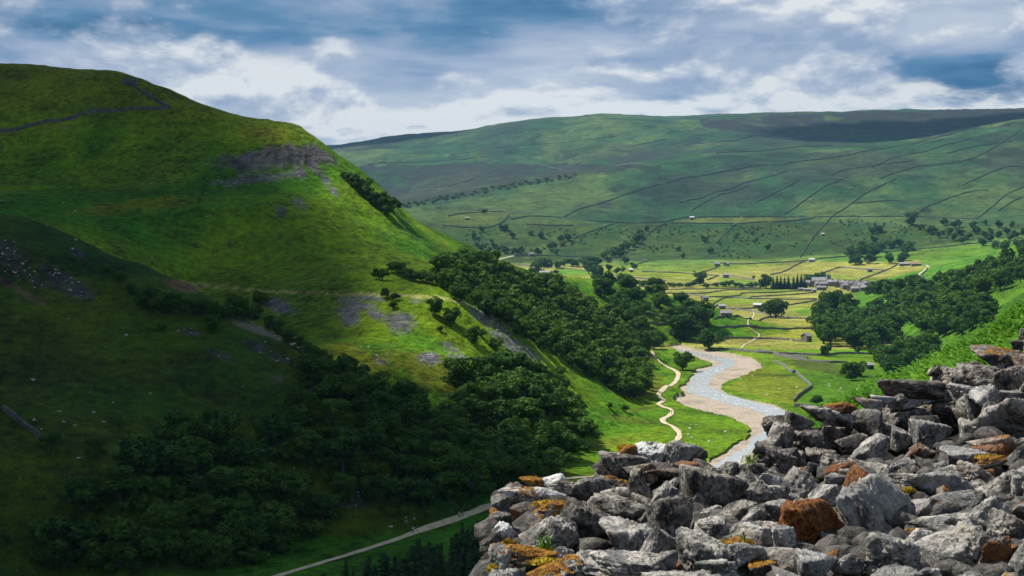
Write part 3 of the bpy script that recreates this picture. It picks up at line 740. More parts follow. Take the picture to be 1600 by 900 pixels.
def crown_mesh(seed, n, size, rx=0.36, rz=0.36, cz=0.60, lobes=13, lr=(0.12, 0.21)):
    r = np.random.default_rng(seed); C_ = []; N_ = []
    LC = []
    for i in range(lobes):
        v = r.normal(size=3); v /= np.linalg.norm(v); q = r.random()**0.45
        c = np.array([v[0]*rx*q, v[1]*rx*q, cz+v[2]*rz*q*0.8]); LC.append((c, lr[0]+(lr[1]-lr[0])*r.random()))
    wts = np.array([l[1]**2 for l in LC]); wts /= wts.sum()
    for (c, R_), w_ in zip(LC, wts):
        k = max(8, int(n*w_)); v = r.normal(size=(k, 3)); v[:, 2] += 0.25; v /= np.linalg.norm(v, axis=1, keepdims=True)
        rad = R_*(1.02-0.35*r.random(k)**2.2)*(1+0.20*fbm3(v[:, 0]*2.3+seed, v[:, 1]*2.3, v[:, 2]*2.3, 2))
        p = c+v*rad[:, None]*np.array([1, 1, 0.85]); C_.append(p)
        nn = v+r.normal(size=(k, 3))*0.55; nn /= np.linalg.norm(nn, axis=1, keepdims=True); N_.append(nn)
    C_ = np.concatenate(C_); N_ = np.concatenate(N_); keep = C_[:, 2] > 0.03; C_ = C_[keep]; N_ = N_[keep]
    V, Fc = rquads(C_, N_, np.full(len(C_), size), r)
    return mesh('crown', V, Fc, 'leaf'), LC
def tube(P, R, k=6):
    V = []; Fc = []
    for i, (p, rr) in enumerate(zip(P, R)):
        p = np.array(p, float)
        tg = np.array(P[min(i+1, len(P)-1)], float)-np.array(P[max(i-1, 0)], float); tg /= np.linalg.norm(tg)+1e-9
        a = np.cross(tg, (0.3, 1, 0.1)); a /= np.linalg.norm(a); b_ = np.cross(tg, a)
        for j in range(k):
            an = 2*math.pi*j/k; V.append(p+(a*math.cos(an)+b_*math.sin(an))*rr)
        if i:
            for j in range(k): Fc.append(((i-1)*k+j, (i-1)*k+(j+1) % k, i*k+(j+1) % k, i*k+j))
    return V, Fc
def join(parts):
    V = []; Fc = []
    for v, f_ in parts:
        o_ = len(V); V += [tuple(q) for q in v]; Fc += [tuple(i+o_ for i in g) for g in f_]
    return V, Fc
def trunk_mesh(LC, seed, thick=0.03):
    r = np.random.default_rng(seed+99)
    parts = [tube([(0, 0, -0.06), (0.01, 0, 0.12), (-0.01, 0.01, 0.30), (0, 0, 0.5)], [thick*1.3, thick, thick*0.75, thick*0.4])]
    for c, R_ in LC[:7]:
        z0 = 0.16+0.2*r.random(); parts.append(tube([(0, 0, z0), tuple(c*0.5+np.array([0, 0, z0*0.5-0.03])), tuple(c)], [thick*0.55, thick*0.35, thick*0.12], 5))
    V, Fc = join(parts); return mesh('trunk', V, Fc, 'bark', True)
NEAR_T = []; FAR_T = []; BUSH = []
for s in range(7):
    r_ = random.Random(s)
    cm, LC = crown_mesh(10+s, 3200, 0.033, rx=r_.uniform(0.34, 0.44), rz=r_.uniform(0.40, 0.46), cz=r_.uniform(0.50, 0.55), lobes=r_.randint(15, 21))
    NEAR_T.append((trunk_mesh(LC, s), cm))
for s in range(6):
    r_ = random.Random(50+s)
    cm, LC = crown_mesh(40+s, 750, 0.062, rx=r_.uniform(0.30, 0.42), rz=r_.uniform(0.38, 0.45), cz=r_.uniform(0.48, 0.54), lobes=r_.randint(10, 15))
    FAR_T.append((trunk_mesh(LC, s), cm))
for s in range(4):
    cm, LC = crown_mesh(70+s, 520, 0.085, rx=0.46, rz=0.34, cz=0.46, lobes=8, lr=(0.18, 0.28))
    BUSH.append((trunk_mesh(LC, s, 0.045), cm))
def conifer_mesh(seed, whorls, size, slim=0.17):
    r = np.random.default_rng(seed); C_ = []; N_ = []; S_ = []
    for w_ in range(whorls):
        f_ = w_/(whorls-1); z = 0.08+0.90*f_; R_ = slim*(1-f_)**0.85*(0.8+0.4*r.random())+0.006
        nb = int(5+9*(1-f_)); a0 = r.random()*6.28
        for k in range(nb):
            a = a0+6.283*k/nb+r.normal()*0.15; L_ = R_*(0.75+0.5*r.random())
            for q in (0.2, 0.5, 0.8, 1.0):
                C_.append((math.cos(a)*L_*q, math.sin(a)*L_*q, z-0.05*q*q*(1-f_)+r.normal()*0.004)); S_.append(size*(1.15-0.4*q)*(0.45+0.7*(1-f_)))
                v = np.array([math.cos(a)*0.45, math.sin(a)*0.45, 0.8])+r.normal(size=3)*0.35; N_.append(v/np.linalg.norm(v))
    V, Fc = rquads(np.array(C_), np.array(N_), np.array(S_), r, 0.55)
    tv, tf = tube([(0, 0, -0.05), (0, 0, 0.5), (0, 0, 0.985)], [0.018, 0.011, 0.001])
    return mesh('trunk', tv, tf, 'bark', True), mesh('crown', V, Fc, 'needle')
CONI = [conifer_mesh(200+s, 30, 0.040, 0.15+0.03*s) for s in range(3)]
CONI_F = [conifer_mesh(220+s, 16, 0.075, 0.17) for s in range(2)]
TREES = []
def plant(kind, x, y, h, label, group, cat='tree', name='broadleaf_tree', wide=1.0, sink=0.02):
    z = float(H(x, y)[0]); tm, cm = random.choice(kind)
    e = empty(name, (x, y, z-h*sink), random.uniform(0, 6.28)); e.scale = (h*wide, h*wide, h)
    link('trunk', tm, e); link('crown', cm, e)
    tag(e, label, cat, group); TREES.append((x, y)); return e
def plant_px(kind, px, py, hpx, label, group, dmin=None, **kw):
    if dmin is None: dmin = 150 if px < 700 or (py > 470 and px < 1060) else (1350 if py < 470 else 450)
    x, y, z = hit(px, py, dmin); return plant(kind, x, y, hpx*y/FPX, label, group, **kw)
def scatter_px(P, spacing, seed, dmin=150, jitter=1.0, maxn=9999):
    """points spread over a patch of ground, spacing in metres; the patch is read off the photograph"""
    r = np.random.default_rng(seed); P = np.array(P, float); out = []; cell = {}
    lo = P.min(0); hi = P.max(0); n = int((hi-lo).prod()/8)
    cand = lo+(hi-lo)*r.random((min(n, 9000), 2))
    for px, py in cand[inside(cand[:, 0], cand[:, 1], P)]:
        x, y, z = hit(px, py, dmin); sp = spacing*(0.8+0.5*r.random())
        ci, cj = int(x//spacing), int(y//spacing); bad = False
        for a in range(ci-2, ci+3):
            for b_ in range(cj-2, cj+3):
                for (qx, qy) in cell.get((a, b_), ()):
                    if (qx-x)**2+(qy-y)**2 < sp*sp: bad = True; break
                if bad: break
            if bad: break
        if bad: continue
        cell.setdefault((ci, cj), []).append((x, y)); out.append((px, py, x, y))
        if len(out) >= maxn: break
    return out
def mass(name, spots, label, src, hs):
    if not spots: return None
    VV = []; FF = []; k = 0
    base = []
    for tm, cm in src:
        a = np.empty(len(cm.vertices)*3); cm.vertices.foreach_get('co', a); base.append(a.reshape(-1, 3))
    r = np.random.default_rng(4)
    for (x, y) in spots:
        b_ = base[r.integers(len(base))]; a = r.random()*6.28; h = hs[0]+(hs[1]-hs[0])*r.random(); w_ = h*(1.0+0.3*r.random())
        c, s = math.cos(a), math.sin(a); z = float(H(x, y)[0])
        V = np.stack([(b_[:, 0]*c-b_[:, 1]*s)*w_+x, (b_[:, 0]*s+b_[:, 1]*c)*w_+y, b_[:, 2]*h+z-h*0.03], 1)
        VV.append(V); FF.append(np.arange(len(V)).reshape(-1, 4)+k); k += len(V)
    return tag(link(name, mesh(name, np.concatenate(VV), np.concatenate(FF), 'leaf')), label, None, None, 'stuff')
R1 = random.Random(5)
def which(px, py, h, cuts, names, rows_):
    """words that narrow a wood tree down: its stretch of the wood, its row and its height"""
    k = sum(px > q for q in cuts); lo, hi = rows_(px) if callable(rows_) else rows_
    f_ = (py-lo)/max(1.0, hi-lo); row = 'uphill edge' if f_ < 0.3 else ('middle' if f_ < 0.65 else 'downhill side')
    return names[k], row, 'tall' if h > 0.62 else ('low' if h < 0.3 else 'mid sized')
# the shaded wood at the hill foot
WB = [(470,600),(500,580),(560,606),(620,650),(690,655),(715,610),(770,590),(830,596),(880,625),(905,660),(918,705),(880,718),(862,752),(800,764),(740,782),(640,800),(560,800),(480,850),(400,885),(330,895),(100,905),(60,880),(110,810),(160,770),(200,735),(250,722),(300,690),(350,690),(410,705),(450,665)]
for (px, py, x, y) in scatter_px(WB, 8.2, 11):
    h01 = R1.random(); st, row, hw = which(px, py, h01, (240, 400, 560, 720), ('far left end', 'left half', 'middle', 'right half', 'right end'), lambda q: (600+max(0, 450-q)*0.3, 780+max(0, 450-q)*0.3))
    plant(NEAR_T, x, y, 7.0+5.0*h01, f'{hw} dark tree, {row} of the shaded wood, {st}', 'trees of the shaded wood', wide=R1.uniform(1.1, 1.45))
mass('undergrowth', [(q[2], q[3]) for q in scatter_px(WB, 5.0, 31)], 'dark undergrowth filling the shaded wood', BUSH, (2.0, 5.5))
# the gully wood
for (px, py, h) in [(218,478,20),(236,482,34),(252,490,40),(268,492,38),(284,492,30),(300,490,26),(318,492,28),(338,498,30),(352,500,26),(368,498,38),(384,502,30),(405,478,26),(400,500,22),(420,512,20),(436,520,22),(452,540,28),(468,548,24),(482,560,26),(498,565,24),(512,580,28),(440,530,18),(530,590,26)]:
    plant_px(NEAR_T, px, py, h, f"{'big' if h > 31 else ('small' if h < 24 else 'middling')} dark tree up the shaded gully, {'top end' if px < 290 else ('upper middle' if px < 380 else ('lower middle' if px < 450 else 'bottom end'))}", 'trees up the gully', wide=1.15)
for (px, py, h, lab) in [(332,520,30,'lone dark round tree on open grass below the gully'),(170,430,20,'small dark tree, upper of two at the edge of the gully'),(187,442,22,'small dark tree, lower of two at the edge of the gully'),
        (254,518,16,'thin little tree on the shaded slope under the gully row'),(205,462,20,'dark bushy tree at the head of the gully'),(78,700,30,'dark tree at the end of the ruined wall, bottom left'),
        (150,715,34,'dark tree standing at the left end of the shaded wood'),(186,668,16,'sapling alone on the dark slope, bottom left'),(285,672,24,'small tree on the upper edge of the shaded wood'),(335,668,36,'tall dark tree on the upper edge of the shaded wood')]:
    plant_px(NEAR_T, px, py, h, lab, None, wide=1.15)
# single trees on the sunlit face of the hill
for (px, py, h, lab) in [(679,491,30,'round tree just below the hill track, beside the edge of the wood'),(705,506,31,'round tree second below the hill track, with a long shadow'),(740,537,28,'round tree on the stony slope, third down from the track'),
        (776,547,24,'round tree among the scree, fourth down from the track'),(789,562,20,'small round tree among the scree, fifth down from the track'),(688,518,10,'tiny bush between two round trees on the slope'),
        (602,466,18,'narrow tree standing across the hill track'),(588,436,18,'small tree above the hill track, left of a pair'),(598,438,20,'small tree above the hill track, right of a pair'),
        (753,527,14,'small bush beside the stony slope trees'),(618,470,14,'low tree just below the hill track'),(614,482,13,'low bush under the hill track'),
        (876,588,18,'dark bush at the foot of the sunlit slope'),(953,638,10,'small bush on the bright slope above the footpath'),(977,643,13,'dark bush beside the footpath slope'),(712,392,7,'tiny tree high on the sunlit slope')]:
    plant_px(NEAR_T, px, py, h, lab, None, wide=1.15)
for (px, py, h) in [(612,426,18),(621,430,24),(632,434,18),(640,438,20),(650,440,18),(661,440,20),(672,444,18),(684,444,18)]:
    plant_px(NEAR_T, px, py, h, 'thorn bush in the row leading into the hill flank wood', 'shrub row on the hill', cat='bush', name='small_tree_or_shrub', wide=1.25)
for (px, py, h) in [(536,278,12),(545,286,18),(553,292,24),(560,298,22),(567,304,18),(575,312,22),(583,318,22),(590,324,20),(598,330,24),(606,338,22),(613,330,24),(622,326,12),(600,318,20),(571,298,24)]:
    plant_px(NEAR_T, px, py, h, 'tree in the small clump high on the hill edge', 'clump on the hill edge', cat='bush', name='small_tree_or_shrub', wide=1.15)  # small trees, though their category reads bush
for (px, py, h) in [(818,578,24),(832,584,26),(845,592,26),(858,598,24),(870,606,26),(880,616,24),(860,616,22),(846,606,22),(805,570,18),(890,628,20)]:
    plant_px(NEAR_T, px, py, h, 'tree on the sunny upper fringe of the shaded wood', 'fringe trees of the shaded wood', wide=1.15)
# wood on the sunlit flank: the nearer trees one by one, the rest as one mass
WA = [(688,432),(700,414),(735,408),(770,418),(800,430),(840,440),(880,456),(925,478),(965,500),(992,530),(1004,560),(1012,600),(1000,625),(970,622),(940,600),(905,585),(870,560),(835,545),(800,520),(765,498),(735,476),(700,470)]
wa = scatter_px(WA, 6.3, 12); wa.sort(key=lambda q: q[3])
NW = 40
for (px, py, x, y) in wa[:NW]:
    h01 = R1.random(); st, row, hw = which(px, py, h01, (780, 900, 960), ('by the scree', 'middle stretch', 'near the track', 'beside the track'), lambda q: (430+max(0, q-700)*0.45, 480+max(0, q-700)*0.5))
    plant(NEAR_T, x, y, 6.0+4.0*h01, f'{hw} rounded tree in the sunlit hill flank wood, {st}, {row}', 'trees of the hill flank wood', wide=R1.uniform(1.05, 1.3))
mass('woodland', [(q[2], q[3]) for q in wa[NW:]], 'dense mass of trees further round the hill flank', FAR_T, (6.5, 10))
# trees along the river
for (px, py, h, lab) in [(1107,547,36,'large round pale tree standing by the river bank'),(1066,578,34,'slim grey green bush on the near river bank'),(1212,497,34,'big spreading tree alone in the hay meadows'),(1204,494,26,'tree growing close behind the big meadow tree'),
        (1188,489,10,'small round bush below the white roofed barn'),(1278,628-70,0,''),(1292,557,20,'small tree on the long wall beside the river'),(1331,594,30,'tree with a dark shadow beside the roofed hut'),(1342,588,28,'second tree against the roofed hut'),(1322,590,22,'shrub left of the hut trees'),
        (1340,553,14,'bush on the wall end below the dark wood'),(1276,634,20,'round bush just above the tumbled wall stones'),(887,458,28,'dark round tree in the furthest meadows'),(931,441,30,'tall tree on its own beyond the wood'),(920,428,26,'dark tall tree behind the tall lone tree'),
        (850,424,26,'dark tree behind the long pale barn'),(838,428,20,'tree at the left end of the long pale barn'),(869,428,8,'tiny tree at the right end of the long pale barn'),(1094,446,22,'tree on the bushy bank under the three upper barns'),(1022,452,20,'round tree at the head of the riverside wood'),
        (1085,426,4,'tiny thorn on a field wall'),(1178,436,7,'thorn bush at the wall end left of the village trees'),(1197,451,24,'broad tree at the left of the village conifers'),(1424,352,22,'lone round tree on the long fell wall'),(757,334,9,'lone dark tree over the light green enclosure')]:
    if h: plant_px(NEAR_T if h > 18 else FAR_T, px, py, h, lab, None, wide=1.15)
WR = [(930,458),(950,452),(985,452),(1020,458),(1045,468),(1066,476),(1082,492),(1108,500),(1112,520),(1090,536),(1064,534),(1058,522),(1030,505),(1008,492),(985,486),(950,474)]
qs = scatter_px(WR, 17, 13, 600); qs.sort(key=lambda q: q[3])
for (px, py, x, y) in qs[:26]:
    h01 = R1.random(); mx_ = np.mean([q[0] for q in WR]); my_ = np.mean([q[1] for q in WR])
    plant(NEAR_T, x, y, 10+5*h01, f"{'tall' if h01 > .6 else ('low' if h01 < .3 else 'mid sized')} tree in the riverside wood, {'upper' if py < my_ else 'lower'} {'left' if px < mx_ else 'right'} part", 'trees of the riverside wood', wide=R1.uniform(1.05, 1.3))
mass('woodland', [(q[2], q[3]) for q in qs[26:]], 'massed trees at the back of the riverside wood', FAR_T, (12, 18))
for (px, py, h) in [(978,500,34),(990,512,40),(1000,530,38),(1012,536,34),(1022,546,32),(1010,552,30),(1000,546,30),(968,488,34),(1030,540,26),(1060,530,40),(1075,532,44),(1090,520,44),(1100,506,40)]:
    plant_px(NEAR_T, px, py, h, 'tall tree where the river runs out of sight under the wood', 'tall trees at the bend of the river', wide=1.05)
# bushes along the bank behind the strip meadows, and small trees in the far meadows
for (px, py, h) in [(1046,448,8),(1053,449,9),(1062,448,8),(1072,449,9),(1080,448,11),(1106,449,9),(1118,448,8),(1130,448,10),(1140,447,11),(1150,448,9),(1160,449,8),(1170,448,9),(1180,449,11),(1188,450,12)]:
    plant_px(BUSH, px, py, h, 'bush in the row along the back of the strip meadows', 'bushes along the bank', cat='bush', name='hedge_bush', wide=1.5)
for (px, py, h) in [(900,442,9),(908,442,10),(916,443,8),(870,420,14),(882,416,14),(893,417,16),(905,417,16),(915,415,16),(925,415,18),(935,415,14),(964,428,12),(952,424,13),(972,425,10),(962,446,12),(972,440,16),(984,446,13),(994,447,12),(1004,448,12),(990,420,12)]:
    plant_px(FAR_T, px, py, h, 'round tree in the broken belt across the furthest meadows', 'trees in the furthest meadows', cat='bush', name='small_tree_or_shrub', wide=1.3)
# belt of trees and thorns on the scrubby slope
for (px, py, h) in [(945,405,14),(955,402,16),(963,398,16),(971,394,16),(980,390,16),(988,386,14),(996,380,18),(1003,374,12),(950,410,12),(970,402,12),(976,412,14)]:
    plant_px(FAR_T, px, py, h, 'tree in the belt climbing the far slope', 'tree belt on the far slope', cat='bush', name='small_tree_or_shrub', wide=1.25)
mass('scrub', [hit(px, py, 1500)[:2] for px, py in [(755,392),(764,394),(772,388),(780,392),(788,396),(746,388),(768,380),(740,372),(752,362),(784,360),(790,360),(800,372),(830,368),(846,372),(880,384),(876,378),(886,376),(862,390),(802,398),(812,397),(842,398),(870,398),(1010,362),(1000,366),(760,398),(776,398),(1060,392),(1110,396),(1125,384),(1180,380),(1200,392),(1150,372),(1100,378)]], 'dark thorn trees dotted over the far lower slope', FAR_T, (8, 16))
for (px, py, h) in [(1067,404,10),(1330,408,26),(1340,402,24),(1350,396,22),(1362,402,22),(1372,394,20),(1336,414,20),(1360,412,18),(1390,412,20),(1408,412,20),(1412,408,18),(1420,392,18),(1406,386,16),(1392,388,16),(1366,380,14),(1414,398,16),(1362,366,14),(1372,364,14)]:
    plant_px(FAR_T, px, py, h, 'dark tree in the group above the village meadows', 'trees above the village', wide=1.25)
mass('woodland', [hit(px, py, 1500)[:2] for px, py in [(1470,372),(1484,366),(1500,368),(1512,374),(1524,366),(1538,372),(1548,366),(1560,372),(1572,366),(1586,372),(1598,368),(1534,384),(1556,388),(1572,392),(1588,386),(1600,392),(1545,378),(1455,366),(1520,358),(1494,356),(1562,356),(1582,356),(1490,376),(1505,380),(1580,376),(1610,380),(1440,360),(1475,352),(1540,352)]], 'band of dark trees on the upper right slope', FAR_T, (11, 17))
# village trees
for (px, h) in [(1208,20),(1214,22),(1220,21),(1226,20),(1232,22),(1240,21),(1246,24),(1252,24),(1257,20)]:
    plant_px(CONI_F, px, 452, h, 'dark conifer in the close row beside the village', 'conifers beside the village', name='conifer_tree', wide=1.3)
for (px, py, h) in [(1264,442,16),(1272,440,16),(1280,440,18),(1287,441,14)]:
    plant_px(FAR_T, px, py, h, 'round tree behind the church roof', 'trees behind the church', wide=1.3)
# the dark woods on the right
for (px, py, h) in [(1292,497,44),(1302,500,48),(1314,500,46),(1322,494,38),(1284,505,34),(1334,490,24)]:
    plant_px(NEAR_T, px, py, h, 'tree in the big dark clump in front of the village', 'clump in front of the village', wide=1.0)
WC = [(1278,520),(1290,520),(1310,505),(1350,495),(1385,490),(1398,505),(1396,530),(1375,552),(1340,550),(1310,545),(1285,538)]
qs = scatter_px(WC, 13, 14, 600); qs.sort(key=lambda q: q[3])
for (px, py, x, y) in qs[:20]:
    h01 = R1.random(); mx_ = np.mean([q[0] for q in WC]); my_ = np.mean([q[1] for q in WC])
    plant(NEAR_T, x, y, 13+(19-13)*h01, f"{'tall' if h01 > .6 else ('low' if h01 < .3 else 'mid sized')} tree in the broad dark wood by the gabled barn, {'upper' if py < my_ else 'lower'} {'left' if px < mx_ else 'right'} part", 'trees of the broad dark wood', wide=R1.uniform(1.05, 1.3))
mass('woodland', [(q[2], q[3]) for q in qs[20:]], 'massed trees at the back of the broad dark wood', FAR_T, (13, 19))
WD = [(1360,462),(1400,455),(1450,450),(1480,470),(1440,500),(1400,480)]
qs = scatter_px(WD, 19, 15, 900); qs.sort(key=lambda q: q[3])
for (px, py, x, y) in qs[:12]:
    h01 = R1.random(); mx_ = np.mean([q[0] for q in WD]); my_ = np.mean([q[1] for q in WD])
    plant(NEAR_T, x, y, 13+(19-13)*h01, f"{'tall' if h01 > .6 else ('low' if h01 < .3 else 'mid sized')} tree in the wood just right of the village, {'upper' if py < my_ else 'lower'} {'left' if px < mx_ else 'right'} part", 'trees right of the village', wide=R1.uniform(1.05, 1.3))
mass('woodland', [(q[2], q[3]) for q in qs[12:]], 'massed trees behind the wood right of the village', FAR_T, (13, 19))
for P_, keep, nm, lab in [
  ([(1364,575),(1400,560),(1455,545),(1465,560),(1430,590),(1390,592)], 16, 'pasture clump', 'in the clump beside the sheep pasture'),
  ([(1405,500),(1440,482),(1500,474),(1545,488),(1545,512),(1500,526),(1440,526),(1410,516)], 18, 'middle clump', 'in the middle clump of the right hand hillside'),
  ([(1466,448),(1500,432),(1560,415),(1600,405),(1640,410),(1640,436),(1600,448),(1540,460),(1490,466)], 16, 'upper clump', 'in the upper clump of the right hand hillside')]:
    qs = scatter_px(P_, 13, 16+keep, 450); qs.sort(key=lambda q: q[3]); cx_ = np.mean([q[0] for q in P_]); cy_ = np.mean([q[1] for q in P_])
    for (px, py, x, y) in qs[:keep]:
        h01 = R1.random()
        plant(NEAR_T, x, y, 10+5*h01, f"{'tall' if h01 > .6 else ('low' if h01 < .3 else 'mid sized')} tree {lab}, {'upper' if py < cy_ else 'lower'} {'left' if px < cx_ else 'right'} side", 'trees of the '+nm, wide=R1.uniform(1.05, 1.3))
    mass('woodland', [(q[2], q[3]) for q in qs[keep:]], 'massed trees behind the '+nm+' on the right', FAR_T, (10, 15))
# spruces on the bank under the viewpoint
RC = random.Random(3)
for i in range(125):
    px = RC.uniform(440, 790); d = RC.uniform(185, 285)
    top = 902-(px-440)/320.0*98+RC.uniform(-4, 55)
    x = (px-CX)/FPX*d; zt = -(top-HY)/FPX*d; z = float(H(x, d)[0]); h = zt-z
    if h < 5 or h > 32 or top > 890: continue
    plant(CONI, x, d, h, f"{'tall' if h > 20 else 'short'} dark spruce below the lower path, {'left end of the stand' if px < 560 else ('middle of the stand' if px < 680 else 'beside the tumbled stones')}", 'spruces by the lower path', name='conifer_tree', wide=RC.uniform(0.9, 1.2))
# scrub and thorn on the far slope that no one could count
sp = scatter_px([(640,345),(760,360),(900,356),(1040,352),(1240,352),(1300,345),(1420,345),(1600,350),(1600,380),(1450,384),(1330,394),(1200,408),(1100,400),(1000,394),(900,396),(800,394),(720,375)], 11, 17, 2000)
r_ = np.random.default_rng(8)
sp = [q for q in sp if fbm2(np.array(q[2]/60), np.array(q[3]/60), 3)+0.5*r_.random() > 0.36]
mass('scrub', [(q[2], q[3]) for q in sp], 'patchy dark scrub over the far lower slope', BUSH, (2.0, 4.5))
sp = scatter_px([(560,330),(640,326),(760,302),(900,280),(900,274),(760,294),(640,318)], 18, 18, 2000)
mass('scrub', [(q[2], q[3]) for q in sp], 'thin line of dark bushes along the far side valley', BUSH, (4.0, 8))
# ------------------------------------------------------------------ barns and the village
def box(x0, x1, y0, y1, z0, z1):
    V = [(x0, y0, z0), (x1, y0, z0), (x1, y1, z0), (x0, y1, z0), (x0, y0, z1), (x1, y0, z1), (x1, y1, z1), (x0, y1, z1)]
    return V, [(0, 3, 2, 1), (4, 5, 6, 7), (0, 1, 5, 4), (1, 2, 6, 5), (2, 3, 7, 6), (3, 0, 4, 7)]
def gable(w, d, h, rh):
    x, y = w/2, d/2
    V = [(-x, -y, -1.5), (x, -y, -1.5), (x, y, -1.5), (-x, y, -1.5), (-x, -y, h), (x, -y, h), (x, y, h), (-x, y, h), (-x, 0, h+rh), (x, 0, h+rh)]
    return V, [(0, 1, 5, 4), (1, 2, 6, 9, 5), (2, 3, 7, 6), (3, 0, 4, 8, 7), (0, 3, 2, 1)]
def roof_shape(w, d, h, rh, o=0.35, th=0.22):
    x, y = w/2+o, d/2+o; zr = h+rh+0.03; ze = h-rh*o/(d/2)+0.03
    V = [(-x, -y, ze), (x, -y, ze), (x, 0, zr), (-x, 0, zr), (x, y, ze), (-x, y, ze)]
    V += [(a, b_, c+th) for a, b_, c in V]
    return V, [(6, 7, 8, 9), (9, 8, 10, 11), (0, 3, 2, 1), (3, 5, 4, 2), (0, 1, 7, 6), (4, 5, 11, 10), (1, 2, 8, 7), (2, 4, 10, 8), (3, 0, 6, 9), (5, 3, 9, 11)]
def building(name, px, py, w, d, h, rh, rz, label, cat, group=None, roof='stoneslate', chim=0, wins=0, door=True, wallm='masonry', dmin=None, lift=0.0):
    if dmin is None: dmin = 1350 if py < 470 else 450
    x, y, z = hit(px, py, dmin)
    e = empty(name, (x, y, z+lift), rz); tag(e, label, cat, group)
    V, Fc = gable(w, d, h, rh); link('wall', mesh('wall', V, Fc, wallm), e)
    V, Fc = roof_shape(w, d, h, rh); ro = link('roof', mesh('roof', V, Fc, roof), e)
    if chim:
        for s in ([-1], [-1, 1])[chim > 1]:
            V, Fc = join([box(-0.45, 0.45, -0.35, 0.35, -0.6, 1.1), box(-0.5, 0.5, -0.4, 0.4, 1.1, 1.25), box(-0.15, 0.15, -0.15, 0.15, 1.25, 1.7)])
            link('chimney', mesh('chimney', V, Fc, wallm), ro, (s*(w/2-0.5), 0, h+rh))
    if door:
        V, Fc = box(-0.55, 0.55, -0.06, 0.06, 0, 2.0); link('door', mesh('door', V, Fc, 'darkwood'), e, (w*0.12, -d/2-0.02, 0))
    for i in range(wins):
        V, Fc = box(-0.5, 0.5, -0.05, 0.05, 0, 1.2); r_, c_ = divmod(i, 2)
        link('window', mesh('window', V, Fc, 'darkwood'), e, ((-0.28, 0.36)[c_]*w, -d/2-0.02, (h-1.6) if r_ == 0 else 0.7))
    return e
B = 'field barns'
for a in [
 (851,430,15,6,4.2,2.0,0.05,'long pale barn beside dark trees in the furthest meadows','stoneslate'),
 (830,400,7,5,3.6,1.8,0.2,'small barn at the head wall of the furthest meadow','stoneslate'),
 (986,425,6,5,3.4,1.8,0.1,'small barn with a pale roof under a round tree','sheetroof'),
 (1120,416,8,6,4.0,2.0,0.1,'barn at the upper wall, lower roofed of the upper pair','stoneslate'),
 (1135,416,6,6,4.2,2.2,0.9,'barn turned gable on, right of the upper pair','stoneslate'),
 (1134,434,8,6,4.2,1.8,0.05,'barn by the wall below the upper pair','stoneslate'),
 (1101,470,7,5,3.6,1.8,0.5,'small barn with a sloping roof on the long level wall','stoneslate'),
 (1128,483,6.2,5,3.2,1.6,0.05,'grey barn on the wall, upper of the paired barns','stoneslate'),
 (1134,495,8,5,2.9,1.6,0.02,'dark barn in mid field, lower of the paired barns','stoneslate'),
 (1184,481,8.5,5,3.0,1.7,-0.1,'barn with a bright white roof beside the meadow path','sheetroof'),
 (1268,409,9,6,3.6,1.8,0.05,'barn with a pale roof at the meadow head wall','sheetroof'),
 (1359,425,6.2,5.5,4.2,1.9,0.05,'lone barn in the meadow above the village','stoneslate'),
 (1356,411,4,3,2.2,1.0,0.05,'tiny hut below the dark trees above the village','stoneslate'),
 (1260,534,5.2,5.0,4.0,1.8,0.7,'dark gabled barn near the broad dark wood','stoneslate'),
 (1359,577,3.6,3.0,2.4,1.0,0.1,'low dark hut under the trees by the bracken slope','stoneslate'),
 (1081,343,8,5,4.0,2.0,0.05,'tiny pale barn high on the fell wall','sheetroof'),
 (730,343,8,5,3.0,1.6,0.1,'tiny barn in the light green enclosure','stoneslate'),
 (1285,368,6,4,3.0,1.2,0.3,'small pale ruin on the wall through the scrub','sheetroof'),
 (1277,506,5,4,3.2,1.6,0.3,'little white hut against the dark clump','sheetroof'),
 (1071,505,5,4,3.6,1.6,0.3,'white roof peeping from the riverside wood','sheetroof')]:
    px, py, w, d, h, rh, rz, lab, roof = a
    building('stone_barn', px, py, w, d, h, rh, rz, lab, 'barn', B, roof)
building('farm_shed', 1414, 415, 17, 8, 3.0, 1.6, -0.03, 'long farm shed with a pale roof beside the lane, left of two', 'shed', 'long farm sheds', 'stoneslate')
building('farm_shed', 1431, 415.5, 14, 8, 3.2, 1.6, -0.03, 'long farm shed with a rusty roof beside the lane, right of two', 'shed', 'long farm sheds', 'rustroof')
